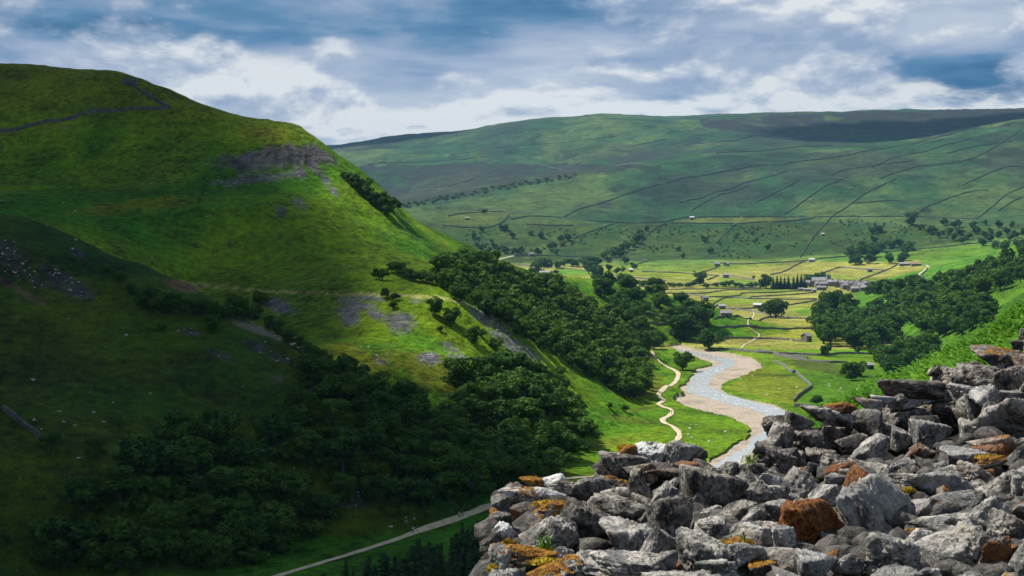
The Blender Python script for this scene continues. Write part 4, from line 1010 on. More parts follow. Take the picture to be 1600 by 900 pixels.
V = [
 (1260,447,9,7,5,2.6,0.1,2,3,'grey house at the left edge of the village'),
 (1268,448,9,7,5,2.6,1.4,1,2,'gable fronted house beside the leftmost village house'),
 (1278,449,8,7,5,2.8,0.15,2,3,'cottage below the church'),
 (1286,450,10,7,5.5,2.6,0.1,2,4,'wide cottage in front of the church'),
 (1283,453.5,12,6,3.5,1.8,0.02,0,2,'long low pale building in front of the wide cottage'),
 (1296,447,9,7,5.5,2.6,-0.1,2,3,'house just right of the church tower'),
 (1304,447,8,7,5.5,2.8,0.2,2,3,'pale roofed house over the dark clump'),
 (1309,449,8,7,5,2.6,1.3,1,2,'gable house over the top of the dark clump'),
 (1316,448,8,7,5.5,2.6,0.1,2,3,'house in the middle of the back row'),
 (1319,452,8,7,5,2.6,0.3,1,3,'house in the middle of the front row'),
 (1324,448,8,7,5,2.6,-0.15,2,2,'house behind the dark fronted barn, left of two'),
 (1327,454,7,6,5,2.4,1.2,1,2,'narrow gable house left of the dark fronted barn'),
 (1331,448.5,8,7,5,2.6,0.1,2,2,'house behind the dark fronted barn, right of two'),
 (1338,448.5,8,7,5,2.8,0.5,1,2,'house at the foot of the diagonal wall'),
 (1344,452,8,7,5,2.6,0.1,2,3,'house right of the dark fronted barn'),
 (1349,455,7,6,4.5,2.4,-0.1,1,2,'small house at the lower right of the village'),
 (1350,449.5,8,7,5.5,2.6,0.3,2,3,'tall house near the right end of the village'),
 (1356,451,8,6,5.5,2.6,1.3,1,2,'last gable house at the right end of the village'),
 (1361,449,7,6,5,2.4,0.1,1,2,'house half hidden by trees at the right end of the village')]
for px, py, w, d, h, rh, rz, ch, wi, lab in V:
    building('stone_house', px, py, w, d, h, rh, rz, lab, 'house', 'houses of the village', 'stoneslate', ch, wi)
building('stone_barn', 1335.5, 457, 9.5, 7, 5.0, 2.2, 0.05, 'dark fronted barn at the front edge of the village', 'barn', B)
building('farm_shed', 1252, 454, 7, 4, 2.4, 1.0, 0.05, 'low shed at the far left below the village', 'shed', 'low sheds below the village', 'stoneslate')
building('farm_shed', 1261, 455, 9, 4, 2.4, 1.0, 0.03, 'long low dark shed below the village', 'shed', 'low sheds below the village')
building('farm_shed', 1272, 457, 4.5, 4, 3.2, 1.0, 0.05, 'square shed below the village beside the dark clump', 'shed', 'low sheds below the village')
e = building('church', 1280, 446, 19, 9, 6.5, 4.0, 0.03, 'village church with a long pale roof and a square tower', 'church', None, 'stoneslate', 0, 4)
Vt, Ft = join([box(-2.4, 2.4, -2.4, 2.4, -1.5, 13)]+[box(a-0.35, a+0.35, b_-0.35, b_+0.35, 13, 14.2) for a in (-2, 0, 2) for b_ in (-2, 2)]+[box(a-0.35, a+0.35, -0.35, 0.35, 13, 14.2) for a in (-2, 2)])
link('tower', mesh('tower', Vt, Ft, 'masonry'), e, (12, 0, 0))

# ------------------------------------------------------------------ sheep
def sheep_mesh():
    bm_ = bmesh.new()
    for (c, s) in (((0, 0, 0.62), (0.52, 0.26, 0.27)), ((0.56, 0, 0.78), (0.17, 0.10, 0.12)), ((0.42, 0, 0.70), (0.16, 0.13, 0.15))):
        mtx = Matrix.Translation(c) @ Matrix.Diagonal((*s, 1)); bmesh.ops.create_icosphere(bm_, subdivisions=2, radius=1, matrix=mtx)
    for x in (-0.32, 0.32):
        for y in (-0.14, 0.14):
            bmesh.ops.create_cone(bm_, segments=6, radius1=0.045, radius2=0.06, depth=0.5, cap_ends=True, matrix=Matrix.Translation((x, y, 0.24)))
    me = bpy.data.meshes.new('sheep'); bm_.to_mesh(me); bm_.free(); me.materials.append(MATS['wool']); return me
simple('wool', (0.70, 0.66, 0.58), (0.58, 0.54, 0.46), 6.0, 0.95)
SH = sheep_mesh(); RS = random.Random(2)
def flock(n, P, label, group):
    for (px, py, x, y) in scatter_px(P, 5.0, n+60, maxn=n):
        o = link('sheep', SH, None, (x, y, float(H(x, y)[0])-0.03)); o.rotation_euler = (0, 0, RS.uniform(0, 6.28)); tag(o, label, 'sheep', group)
flock(8, [(1150,590),(1230,585),(1250,605),(1230,625),(1150,610)], 'white sheep grazing inside the river bend pasture', 'sheep in the river bend pasture')
flock(14, [(1280,595),(1390,590),(1370,625),(1290,632),(1265,620)], 'white sheep grazing in the bright pasture above the tumbled wall', 'sheep in the bright pasture')
flock(6, [(1070,650),(1150,660),(1140,690),(1070,700)], 'white sheep on the green tongue between track and river', 'sheep beside the track')

# ------------------------------------------------------------------ people on the track
simple('skin', (0.5, 0.33, 0.25), (0.45, 0.3, 0.22), 5.0)
for nm, c in (('cloth_white', (0.75, 0.75, 0.76)), ('cloth_dark', (0.03, 0.035, 0.05)), ('cloth_red', (0.35, 0.05, 0.05)), ('hair', (0.05, 0.035, 0.025)), ('cloth_blue', (0.10, 0.16, 0.35))):
    simple(nm, c, tuple(q*0.8 for q in c), 8.0)
def person(px, py, rz, top, legs, label, stride=0.22):
    x, y, z = hit(px, py); e = empty('person', (x, y, z+0.25), rz); tag(e, label, 'person', 'walkers on the track')
    J = [(0, 0, 0.92), (0, 0, 1.15), (0, 0, 1.40), (0, 0, 1.52), (0, 0.01, 1.66), (0, 0.0, 1.76),
         (-0.19, 0, 1.40), (-0.24, stride*0.4, 1.14), (-0.24, stride*0.9, 0.92), (0.19, 0, 1.40), (0.24, -stride*0.4, 1.14), (0.24, -stride*0.5, 0.90),
         (-0.10, 0, 0.88), (-0.10, -stride*0.5, 0.48), (-0.10, -stride*1.2, 0.08), (-0.10, -stride*1.2+0.16, 0.04), (0.10, 0, 0.88), (0.10, stride*0.7, 0.48), (0.10, stride, 0.06), (0.10, stride+0.16, 0.04)]
    E = [(0, 1), (1, 2), (2, 3), (3, 4), (4, 5), (2, 6), (6, 7), (7, 8), (2, 9), (9, 10), (10, 11), (0, 12), (12, 13), (13, 14), (14, 15), (0, 16), (16, 17), (17, 18), (18, 19)]
    R_ = [.14, .15, .15, .06, .10, .08, .07, .055, .04, .07, .055, .04, .10, .075, .05, .045, .10, .075, .05, .045]
    me = bpy.data.meshes.new('body'); me.from_pydata(J, E, []); o = link('body', me, e)
    md = o.modifiers.new('skin', 'SKIN'); o.modifiers.new('sub', 'SUBSURF').levels = 1
    for v, q in zip(me.skin_vertices[0].data, R_): v.radius = (q, q*0.8)
    me.skin_vertices[0].data[0].use_root = True
    dg = bpy.context.evaluated_depsgraph_get(); em = bpy.data.meshes.new_from_object(o.evaluated_get(dg)); o.modifiers.clear(); o.data = em
    em.materials.clear()
    for k in ('skin', top, legs): em.materials.append(MATS[k])
    for p in em.polygons:
        c = p.center; p.material_index = 2 if c.z < 0.93 and abs(c.x) < 0.19 else (1 if c.z < 1.47 and c.z > 1.0 else 0); p.use_smooth = True
    bm_ = bmesh.new(); bmesh.ops.create_icosphere(bm_, subdivisions=2, radius=0.115, matrix=Matrix.Translation((0, -0.02, 1.72)) @ Matrix.Diagonal((0.9, 1.0, 0.85, 1)))
    hm = bpy.data.meshes.new('hair'); bm_.to_mesh(hm); bm_.free(); hm.materials.append(MATS['hair']); link('hair', hm, e)
person(1046.5, 648, 0.4, 'cloth_dark', 'cloth_dark', 'walker in dark clothes on the winding track, left of a pair')
person(1049.5, 648, 0.5, 'cloth_blue', 'cloth_dark', 'walker in blue on the winding track, right of a pair')
person(717.5, 811, -1.2, 'cloth_white', 'cloth_dark', 'walker in a white top on the lower path, with a companion in red')
person(722.5, 809, -1.2, 'cloth_red', 'cloth_dark', 'walker in red on the lower path, beside one in white')
person(645, 835, -1.2, 'cloth_white', 'cloth_dark', 'lone walker in white beside the lower path')
# ------------------------------------------------------------------ the tumbled wall in front
m, t, out = mat('limestone')
geo = t.new('ShaderNodeNewGeometry'); P = geo.outputs['Position']; oi = t.new('ShaderNodeObjectInfo')
am = t.new('ShaderNodeAttribute', attribute_name='moss_cover', attribute_type='OBJECT'); ar = t.new('ShaderNodeAttribute', attribute_name='rust', attribute_type='OBJECT')
aw = t.new('ShaderNodeAttribute', attribute_name='lichen', attribute_type='OBJECT'); ad = t.new('ShaderNodeAttribute', attribute_name='dark', attribute_type='OBJECT')
Pn = t.vmath('ADD', P, t.comb(t.math('MULTIPLY', oi.outputs['Random'], 37.0), 0.0, 0.0))
k1 = t.noise(Pn, 9.0, 7.0, 0.62, 0.3); k2 = t.noise(Pn, 34.0, 5.0, 0.65); k3 = t.noise(Pn, 4.2, 5.0, 0.6, 0.6); k4 = t.noise(Pn, 90.0, 3.0, 0.6)
col = t.mix(t.step(k1, 0.38, 0.62), (0.030, 0.028, 0.027), (0.42, 0.385, 0.345))
col = t.mix(t.math('MULTIPLY', t.step(k2, 0.47, 0.62), 0.85), col, (0.035, 0.033, 0.034))
col = t.mix(t.math('MULTIPLY', t.step(k3, 0.55, 0.72), 0.5), col, (0.34, 0.26, 0.17))
col = t.mix(t.math('MULTIPLY', t.step(k4, 0.6, 0.7), 0.4), col, (0.6, 0.6, 0.58))
tint = t.math('ADD', 0.42, t.math('MULTIPLY', oi.outputs['Random'], 0.66))
col = t.mix(1.0, col, t.comb(tint, tint, t.math('MULTIPLY', tint, 0.99)), 'MULTIPLY')
col = t.mix(t.math('MULTIPLY', ad.outputs['Fac'], 0.55), col, (0.05, 0.046, 0.045))  # darker tone; on gap and wall-face stones it paints in shade
lw = t.math('MULTIPLY', aw.outputs['Fac'], t.step(t.noise(Pn, 7.0, 6.0, 0.6, 0.4), 0.40, 0.50))
col = t.mix(t.math('MULTIPLY', lw, 0.8), col, (0.56, 0.57, 0.58))
rst = t.mix(t.step(k2, 0.40, 0.62), (0.075, 0.024, 0.006), (0.20, 0.075, 0.016))
col = t.mix(t.math('MULTIPLY', ar.outputs['Fac'], t.step(t.math('ADD', k3, t.math('MULTIPLY', ar.outputs['Fac'], 0.16)), 0.48, 0.60)), col, rst)
sn = t.new('ShaderNodeSeparateXYZ'); t.l.new(geo.outputs['Normal'], sn.inputs[0])
mm = t.math('ADD', t.math('ADD', t.math('MULTIPLY', sn.outputs[2], 0.30), k3), t.math('MULTIPLY', k1, 0.25))
thr = t.math('SUBTRACT', 1.22, t.math('MULTIPLY', am.outputs['Fac'], 0.52))
mf = t.step(t.math('SUBTRACT', mm, thr), -0.03, 0.05)
mcol = t.mix(t.step(k2, 0.35, 0.65), (0.085, 0.028, 0.004), (0.27, 0.135, 0.010))
mcol = t.mix(t.step(k3, 0.66, 0.74), mcol, (0.36, 0.25, 0.012))
col = t.mix(mf, col, mcol)
b = principled(t, out, col, 0.88, 0.25)
hgt = t.math('ADD', t.math('ADD', t.math('MULTIPLY', k1, 0.05), t.math('MULTIPLY', k2, 0.024)), t.math('ADD', t.math('MULTIPLY', k4, 0.008), t.math('MULTIPLY', mf, 0.012)))
bump(t, b, hgt, 1.0, 0.9)
simple('earth', (0.014, 0.011, 0.008), (0.007, 0.006, 0.005), 9.0, 0.95, 0.02)  # near-black earth, shade of the gaps painted into its colour

def rock_mesh(seed, planes, sharp, lump):
    r = np.random.default_rng(seed)
    bm_ = bmesh.new(); bmesh.ops.create_icosphere(bm_, subdivisions=5, radius=1.0)
    D = np.array([v.co[:] for v in bm_.verts]); D /= np.linalg.norm(D, axis=1, keepdims=True)
    N_ = r.normal(size=(planes, 3)); N_ /= np.linalg.norm(N_, axis=1, keepdims=True)
    N_ = np.concatenate([N_, [[0, 0, 1], [0, 0, -1]], [[0.2, -1, 0.15]]]); N_ /= np.linalg.norm(N_, axis=1, keepdims=True)
    h = 0.62+0.38*r.random(len(N_))
    dots = D @ N_.T
    inv = np.maximum(dots, 0.02)/h
    R_ = 1/np.power((inv**sharp).sum(1), 1/sharp)
    V = D*R_[:, None]
    o = seed*3.1
    V += D*(fbm3(V[:, 0]*1.9+o, V[:, 1]*1.9, V[:, 2]*1.9, 4, 0.55)*lump)[:, None]
    rid = 1-np.abs(fbm3(V[:, 0]*3.4+o, V[:, 1]*3.4+5, V[:, 2]*3.4, 3, 0.5))*2.2
    V -= D*(np.clip(rid-0.55, 0, 1)*0.16*lump/0.12)[:, None]
    pit = vnoise(V[:, 0]*6+o, V[:, 1]*6, V[:, 2]*6); V -= D*(np.clip(pit-0.35, 0, 1)*0.22)[:, None]
    # finer chips
    V += D*(fbm3(V[:, 0]*5+o, V[:, 1]*5, V[:, 2]*5, 4, 0.62)*0.11)[:, None]
    cr = np.abs(fbm3(V[:, 0]*4.4+o+9, V[:, 1]*4.4, V[:, 2]*7.0, 3, 0.5)); V -= D*(np.clip(0.10-cr, 0, 1)*0.9)[:, None]
    V += D*(vnoise(V[:, 0]*26+o, V[:, 1]*26, V[:, 2]*26)*0.016)[:, None]
    lo = V.min(0); hi = V.max(0); V = (V-(lo+hi)/2)/(hi-lo)
    for v, c in zip(bm_.verts, V): v.co = c
    me = bpy.data.meshes.new('stone'); bm_.to_mesh(me); bm_.free(); me.materials.append(m_lime)
    me.polygons.foreach_set('use_smooth', np.ones(len(me.polygons), bool)); return me
m_lime = MATS['limestone']
ROCK = [rock_mesh(300+s, 6+s % 5, (12, 17, 24)[s % 3], (0.09, 0.12, 0.15)[s % 3]) for s in range(18)]
PYR = [rock_mesh(340+s, 4, 16, 0.14) for s in range(4)]
DK = 1.5
DA = [(770,900,4.3),(1000,900,4.2),(1200,900,4.1),(1400,900,4.05),(1600,900,4.0),(760,820,4.9),(790,785,5.3),(900,760,5.7),(1000,705,6.4),(1080,712,6.3),(1130,742,6.0),(1200,765,5.7),(1200,690,6.8),(1240,665,7.2),(1310,640,7.5),(1420,612,7.8),(1500,600,8.0),(1600,535,8.6),(1560,565,8.3),
      (1600,700,6.3),(1500,700,6.5),(1400,748,5.8),(1400,690,7.45),(1300,738,6.0),(1300,700,7.3),(1240,700,7.0),(1480,665,7.6),(1450,720,6.3),(1350,720,6.4),(1300,800,5.1),(1500,800,5.0),(900,830,4.9),(1100,800,5.2),(1570,640,7.0),(1600,800,5.0),(1300,980,3.6),(800,980,3.8)]
T_D = TPS([(a[0], a[1]) for a in DA], [a[2]*DK for a in DA], 1e-4)
heap = empty('rubble_heap', (1.6, 7.5, -2.6)); tag(heap, 'heap of tumbled grey limestone blocks patched with orange moss in front', 'rubble heap', None, 'thing')
swall = empty('ruined_wall', (3.6, 11.5, -3.0)); tag(swall, 'ruined dark standing length of dry stone wall behind the tumbled heap', 'stone wall', None, 'thing')
RK = random.Random(21)
def stone(par, cx, cy, w, h, rot=0.0, moss=0.25, rust=0.0, lich=0.0, dark=0.0, push=0.0, depth=None, src=None, grow=1.27):
    if cx < 800: grow = 1.02
    d = float(T_D(np.array([cx]), np.array([cy]))[0])+push
    sx, sz = w*grow*d/FPX, h*grow*d/FPX; sy = depth or max(0.6*sx, min(1.1*sx, 1.5*sz))
    d += sy*0.30
    o = link('stone', RK.choice(src or ROCK), par)
    o.matrix_parent_inverse = par.matrix_basis.inverted()
    o.location = U(cx, cy, d); o.scale = (sx, sy, sz)
    o.rotation_euler = (RK.uniform(-.15, .15), -math.radians(rot), RK.uniform(-.2, .2))
    o['moss_cover'] = float(moss); o['rust'] = float(rust); o['lichen'] = float(lich); o['dark'] = float(dark)
    return o
H_ = [  # column, row, width, height, tilt, moss, rust, lichen, dark
 (980,708,36,26,-15,.9,0,0,0),(1019,710,48,34,5,.2,0,1,0),(1064,713,48,38,-4,.5,0,.2,.4),(972,731,66,36,-6,.3,0,0,.2),(942,731,30,30,0,.4,0,0,.1),
 (1075,734,32,22,0,.2,.8,0,.3),(1040,742,66,20,-8,.4,.3,0,.2),(1128,738,50,32,-8,.2,0,0,.3),(1105,742,36,26,0,.3,0,0,.3),(1000,742,40,26,10,.3,.3,0,.3),
 (831,756,34,17,-8,1.15,0,0,0),(864,749,30,22,-20,.1,0,1.1,0),(879,760,62,20,-6,.3,0,.1,.3),(838,775,104,22,-4,.65,0,.7,0),(783,788,32,30,10,.3,0,.1,0),(785,812,34,24,-5,.35,0,0,.2),
 (868,802,112,36,-5,.95,0,.5,0),(779,835,50,42,-12,.1,0,1.0,.1),(845,836,98,58,3,.35,.1,.15,.35),(916,830,76,68,-20,.25,.1,0,.25),(978,849,76,60,-12,.05,0,.2,0),(1056,828,62,84,15,.1,0,0,.1),
 (1108,782,92,78,-12,.1,0,0,0),(1155,775,100,60,-18,.15,0,0,0),(1158,802,62,38,-10,.15,0,0,0),(1034,788,58,60,-8,.15,0,.1,.1),(964,801,78,44,-8,.15,0,0,.4),(994,765,44,56,10,.2,.15,0,.15),
 (936,767,58,32,-10,.3,0,.1,.1),(904,771,32,34,10,.3,0,.1,.1),(958,776,46,32,0,.2,.1,0,.2),(1050,760,40,28,-10,.1,0,.2,0),(1076,762,36,30,15,.2,0,0,.2),
 (874,887,104,40,-6,.85,0,.8,0),(783,872,40,50,5,.8,0,.2,0),(828,869,72,26,-6,1.05,.1,0,0),(875,866,36,22,-10,.4,0,.3,0),(970,887,122,36,-9,.15,0,.15,.1),(1028,860,40,50,-30,.1,0,.1,.1),(1047,884,30,38,20,.1,0,.1,0),
 (1094,872,72,56,-15,.1,0,.1,.3),(1111,832,48,36,0,.3,0,.1,0),(1134,862,66,40,-5,.8,.4,0,.1),(1165,869,54,32,-5,.1,0,.3,0),(1118,892,52,28,0,.1,0,.3,0),(1156,828,60,32,-6,.25,0,.2,0),(1162,842,52,26,0,.3,.1,.2,0),(920,872,36,18,0,.7,.4,0,.2),
 (1203,722,60,44,-22,.2,.1,0,.6),(1174,742,40,30,10,.2,0,0,.5),(1200,757,42,30,-25,.05,0,.25,0),(1204,774,42,26,5,.1,0,.2,0),(1243,771,48,62,-35,.05,0,.1,0),(1239,745,30,26,0,.1,0,.1,.1),(1288,776,50,34,-8,.05,0,.25,0),
 (1343,768,46,52,-35,.2,.9,0,.2),(1276,829,112,82,-4,.1,1.15,0,0),(1378,802,96,104,18,.0,0,.3,0),(1357,736,64,46,-32,.05,0,.1,.1),(1364,704,50,52,-20,.05,0,.2,0),(1411,733,76,30,-6,.1,0,.15,.1),(1414,754,62,24,-4,.1,0,.2,0),
 (1304,731,46,36,-18,.15,.1,0,.1),(1307,752,30,20,0,.1,0,.2,0),(1273,739,32,24,-20,.1,0,0,.3),(1453,684,56,42,-10,.05,0,.3,0),(1409,690,38,30,-20,.1,0,.1,.1),(1432,710,48,30,-8,.5,.5,0,.1),(1478,757,104,44,-32,.05,0,.3,0),
 (1508,716,66,26,-5,.1,0,.3,0),(1502,778,60,36,-22,.1,0,.2,0),(1482,815,90,36,-12,.05,0,.25,0),(1536,806,58,60,-28,.05,0,.2,.1),(1478,851,118,78,-22,.0,0,.15,.2),(1568,757,70,50,-20,.05,0,.3,.1),(1577,657,80,66,-18,.05,0,.3,0),
 (1541,664,36,56,10,.05,0,.2,0),(1511,680,36,40,-30,.1,0,.1,.1),(1551,700,46,28,20,.4,.4,.1,0),(1590,694,34,22,0,.1,0,.1,.2),(1384,871,70,58,-14,.0,0,.2,.1),(1431,840,42,28,-5,.1,0,.4,0),(1273,887,58,38,-8,.05,0,.45,0),
 (1199,871,78,32,-3,.15,.1,.2,.1),(1323,878,40,30,-20,.2,.15,.2,0),(1226,893,36,18,0,.4,.5,0,0),(1444,896,40,20,0,.1,0,.3,0),(1556,866,46,60,5,.4,.9,0,.1),(1591,873,40,56,-8,.1,0,.1,.1),(1571,826,46,36,-30,.2,.1,.2,0),
 (1178,808,42,34,-20,.1,0,.2,0),(1184,836,60,32,-5,.2,.1,.3,0),(1594,800,34,26,0,.7,.6,0,.2),(1540,722,50,14,10,.8,.4,.2,0),(1589,712,36,36,-20,.1,0,.1,.3),(1215,800,38,30,0,.1,0,.2,0),(1222,845,30,40,0,.1,.1,.2,0),(1520,745,44,26,-30,.3,.3,.1,.1),
 (1330,812,30,36,0,.2,.1,.1,.2),(1600,765,40,40,0,.1,0,.1,.3),(1430,790,36,40,-40,.1,0,.2,.1),(1240,720,36,26,0,.1,0,0,.4),(1330,745,28,20,0,.3,.4,0,.2),(1450,735,40,22,-30,.4,.5,0,.1),(1480,735,36,20,-20,.2,.1,.2,0)]
for a in H_: stone(heap, *a)
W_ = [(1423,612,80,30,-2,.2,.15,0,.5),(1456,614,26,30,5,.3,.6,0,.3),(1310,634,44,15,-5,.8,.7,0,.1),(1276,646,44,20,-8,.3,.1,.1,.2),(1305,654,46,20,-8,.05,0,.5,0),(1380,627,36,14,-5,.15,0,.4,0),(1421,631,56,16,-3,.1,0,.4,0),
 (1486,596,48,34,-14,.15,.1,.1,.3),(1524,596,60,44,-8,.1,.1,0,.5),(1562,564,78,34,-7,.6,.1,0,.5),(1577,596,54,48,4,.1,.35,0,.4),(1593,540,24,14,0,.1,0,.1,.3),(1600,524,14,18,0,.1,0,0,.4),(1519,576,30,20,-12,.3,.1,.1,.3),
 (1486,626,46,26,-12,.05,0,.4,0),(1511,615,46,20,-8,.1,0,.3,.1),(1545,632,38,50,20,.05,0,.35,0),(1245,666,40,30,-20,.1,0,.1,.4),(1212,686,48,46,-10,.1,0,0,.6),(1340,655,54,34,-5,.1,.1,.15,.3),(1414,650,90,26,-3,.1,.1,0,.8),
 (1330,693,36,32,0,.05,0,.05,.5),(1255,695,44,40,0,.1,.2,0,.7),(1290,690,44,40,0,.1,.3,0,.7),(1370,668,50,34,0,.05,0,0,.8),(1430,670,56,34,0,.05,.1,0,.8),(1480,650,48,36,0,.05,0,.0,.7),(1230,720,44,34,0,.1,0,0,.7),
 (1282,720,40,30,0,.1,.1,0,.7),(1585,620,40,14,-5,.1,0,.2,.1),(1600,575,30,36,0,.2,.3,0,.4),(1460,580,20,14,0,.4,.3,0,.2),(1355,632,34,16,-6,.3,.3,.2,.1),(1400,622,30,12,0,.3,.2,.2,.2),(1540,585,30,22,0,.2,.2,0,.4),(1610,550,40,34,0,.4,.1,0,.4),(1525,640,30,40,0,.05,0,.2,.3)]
for a in W_: stone(swall, *a)  # dark values on the face stones paint shade
for i in range(26):      # lower courses of the standing wall, darkened to paint in its own shade
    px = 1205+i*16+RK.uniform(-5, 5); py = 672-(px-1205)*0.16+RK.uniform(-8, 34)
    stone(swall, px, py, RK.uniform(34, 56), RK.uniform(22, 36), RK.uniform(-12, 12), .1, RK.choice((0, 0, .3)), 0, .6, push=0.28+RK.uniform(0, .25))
# smaller stones wedged in the gaps, darkened to paint gap shade, and the courses under the picture's lower edge
OUTL = [(768,800),(800,768),(850,756),(930,760),(945,725),(1000,712),(1085,715),(1110,735),(1160,750),(1205,735),(1300,735),(1400,715),(1500,690),(1600,670),(1660,680),(1660,905),(762,905)]
r_ = np.random.default_rng(5); k_ = 0
for px, py in np.array([760, 700])+np.array([900, 205])*r_.random((900, 2)):
    if k_ >= 85: break
    if not inside(np.array([px]), np.array([py]), OUTL)[0]: continue
    sz = RK.uniform(16, 44); k_ += 1
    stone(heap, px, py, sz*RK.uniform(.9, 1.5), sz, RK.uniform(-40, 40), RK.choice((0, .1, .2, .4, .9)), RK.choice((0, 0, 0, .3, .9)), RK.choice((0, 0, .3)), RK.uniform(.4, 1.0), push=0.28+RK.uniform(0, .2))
for i in range(14):
    stone(heap, 812+i*63+RK.uniform(-10, 10), 925+RK.uniform(-5, 20), RK.uniform(70, 110), RK.uniform(44, 60), RK.uniform(-20, 20), .3, 0, .2, .1)
for (px, py, w, h) in [(782,908,30,36),(1640,600,80,60),(1650,690,80,70),(1640,780,70,60),(1650,860,80,60)]:
    stone(heap if py > 640 else swall, px, py, w, h, 5, .5, 0, .1, .1)
def chippings(par, P, n, seed, push):
    r = np.random.default_rng(seed); bm_ = bmesh.new(); bmesh.ops.create_icosphere(bm_, subdivisions=2, radius=1.0)
    bv = np.array([v.co[:] for v in bm_.verts]); bf = np.array([[v.index for v in f_.verts] for f_ in bm_.faces]); bm_.free()
    P = np.array(P, float); lo = P.min(0); hi = P.max(0); q = lo+(hi-lo)*r.random((n*3, 2)); q = q[inside(q[:, 0], q[:, 1], P)][:n]; VV = []; FF = []
    dd_ = T_D(q[:, 0], q[:, 1])+push+0.25*r.random(len(q))
    for i, ((px, py), d) in enumerate(zip(q, dd_)):
        s = 0.03+0.06*r.random(); N_ = r.normal(size=(9, 3)); N_ /= np.linalg.norm(N_, axis=1, keepdims=True)
        R_ = 1/((np.maximum(bv @ N_.T, 0.02)/(0.6+0.4*r.random(9)))**14).sum(1)**(1/14)
        v = bv*np.minimum(R_, 1.4)[:, None]*np.array([1.3, 1.2, 0.9])*s; VV.append(v+np.array(U(px, py, d))); FF.append(bf+i*len(bv))
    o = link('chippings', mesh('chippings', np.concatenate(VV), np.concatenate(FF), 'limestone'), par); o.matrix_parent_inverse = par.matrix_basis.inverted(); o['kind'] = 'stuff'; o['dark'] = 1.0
chippings(heap, OUTL, 700, 3, 0.36)  # chips darkened throughout, painting shadow between the stones
for i in range(34):      # the heap and the wall run on beyond the picture's edge
    px = 1650+RK.uniform(0, 420); f_ = RK.random(); d = (4.3+4.0*f_)*DK; zz = -1.55+0.55*f_+RK.uniform(-.15, .1)
    o = stone(heap if f_ < .6 else swall, 1600, 700, RK.uniform(60, 110), RK.uniform(50, 80), RK.uniform(-20, 20), .3, RK.choice((0, 0, .5)), .2, .1)
    o.location = ((px-CX)/FPX*d, d, zz)
# earth packed inside the heap, coloured near-black to paint shade in the gaps
def core(name, par, P, push, m):
    P = np.array(P); lo = P.min(0); hi = P.max(0); n = 60
    gx, gy = np.meshgrid(np.linspace(lo[0], hi[0], n), np.linspace(lo[1], hi[1], 30)); ins = inside(gx, gy, P)
    dd_ = T_D(gx, gy)+push+0.3*fbm2(gx/14, gy/14, 3)
    V = np.stack([(gx-CX)/FPX*dd_, dd_, -(gy-HY)/FPX*dd_], -1).reshape(-1, 3); idx = np.arange(n*30).reshape(30, n); Fc = []
    for i in range(29):
        for j in range(n-1):
            if ins[i, j] and ins[i+1, j] and ins[i, j+1] and ins[i+1, j+1]: Fc.append((idx[i, j], idx[i+1, j], idx[i+1, j+1], idx[i, j+1]))
    used = sorted({v for f_ in Fc for v in f_}); mp = {v: i for i, v in enumerate(used)}; k = len(used)
    VV = [tuple(V[v]) for v in used]; VB = [(x*1.02, y+0.35, z-0.9) for x, y, z in VV]
    F2 = [tuple(mp[v] for v in f_) for f_ in Fc]; cnt = {}
    for f_ in F2:
        for a, b_ in zip(f_, f_[1:]+f_[:1]): cnt[(a, b_)] = 1
    side = [(b_, a, a+k, b_+k) for (a, b_) in cnt if (b_, a) not in cnt]
    o = link(name, mesh(name, VV+VB, F2+[tuple(v+k for v in reversed(f_)) for f_ in F2]+side, m, True), par)
    o.matrix_parent_inverse = par.matrix_basis.inverted()
    return o
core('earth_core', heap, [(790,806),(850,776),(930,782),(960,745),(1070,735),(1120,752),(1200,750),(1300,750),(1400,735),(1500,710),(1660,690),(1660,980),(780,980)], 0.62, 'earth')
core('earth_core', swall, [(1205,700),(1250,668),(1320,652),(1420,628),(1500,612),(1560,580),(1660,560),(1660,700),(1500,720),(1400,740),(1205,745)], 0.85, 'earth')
# moss cushions on some blocks
def cushion(cx, cy, w, h, n=260):
    d = float(T_D(np.array([cx]), np.array([cy]))[0])+0.02; c = np.array(U(cx, cy, d)); r = np.random.default_rng(int(cx)); sx, sz = w*d/FPX/2, h*d/FPX/2
    v = r.normal(size=(n, 3)); v[:, 2] = np.abs(v[:, 2]); v /= np.linalg.norm(v, axis=1, keepdims=True); v *= (0.8+0.3*r.random(n))[:, None]
    Cq = c+v*np.array([sx, sx*0.8, sz]); nn = v+r.normal(size=v.shape)*0.5; nn /= np.linalg.norm(nn, axis=1, keepdims=True)
    Vq, Fq = rquads(Cq, nn, np.full(n, 0.010), r)
    o = link('moss_cushion', mesh('moss_cushion', Vq, Fq, 'moss'), heap); o.matrix_parent_inverse = heap.matrix_basis.inverted()
for a in [(831,752,30,14),(860,790,60,16),(900,794,40,14),(852,880,44,14),(975,701,22,12),(795,850,20,14),(845,862,40,10),(1130,852,40,12),(1165,848,24,8),(770,893,16,20),(1440,706,30,10),(1545,716,40,10),(1420,768,18,12)]: cushion(*a)
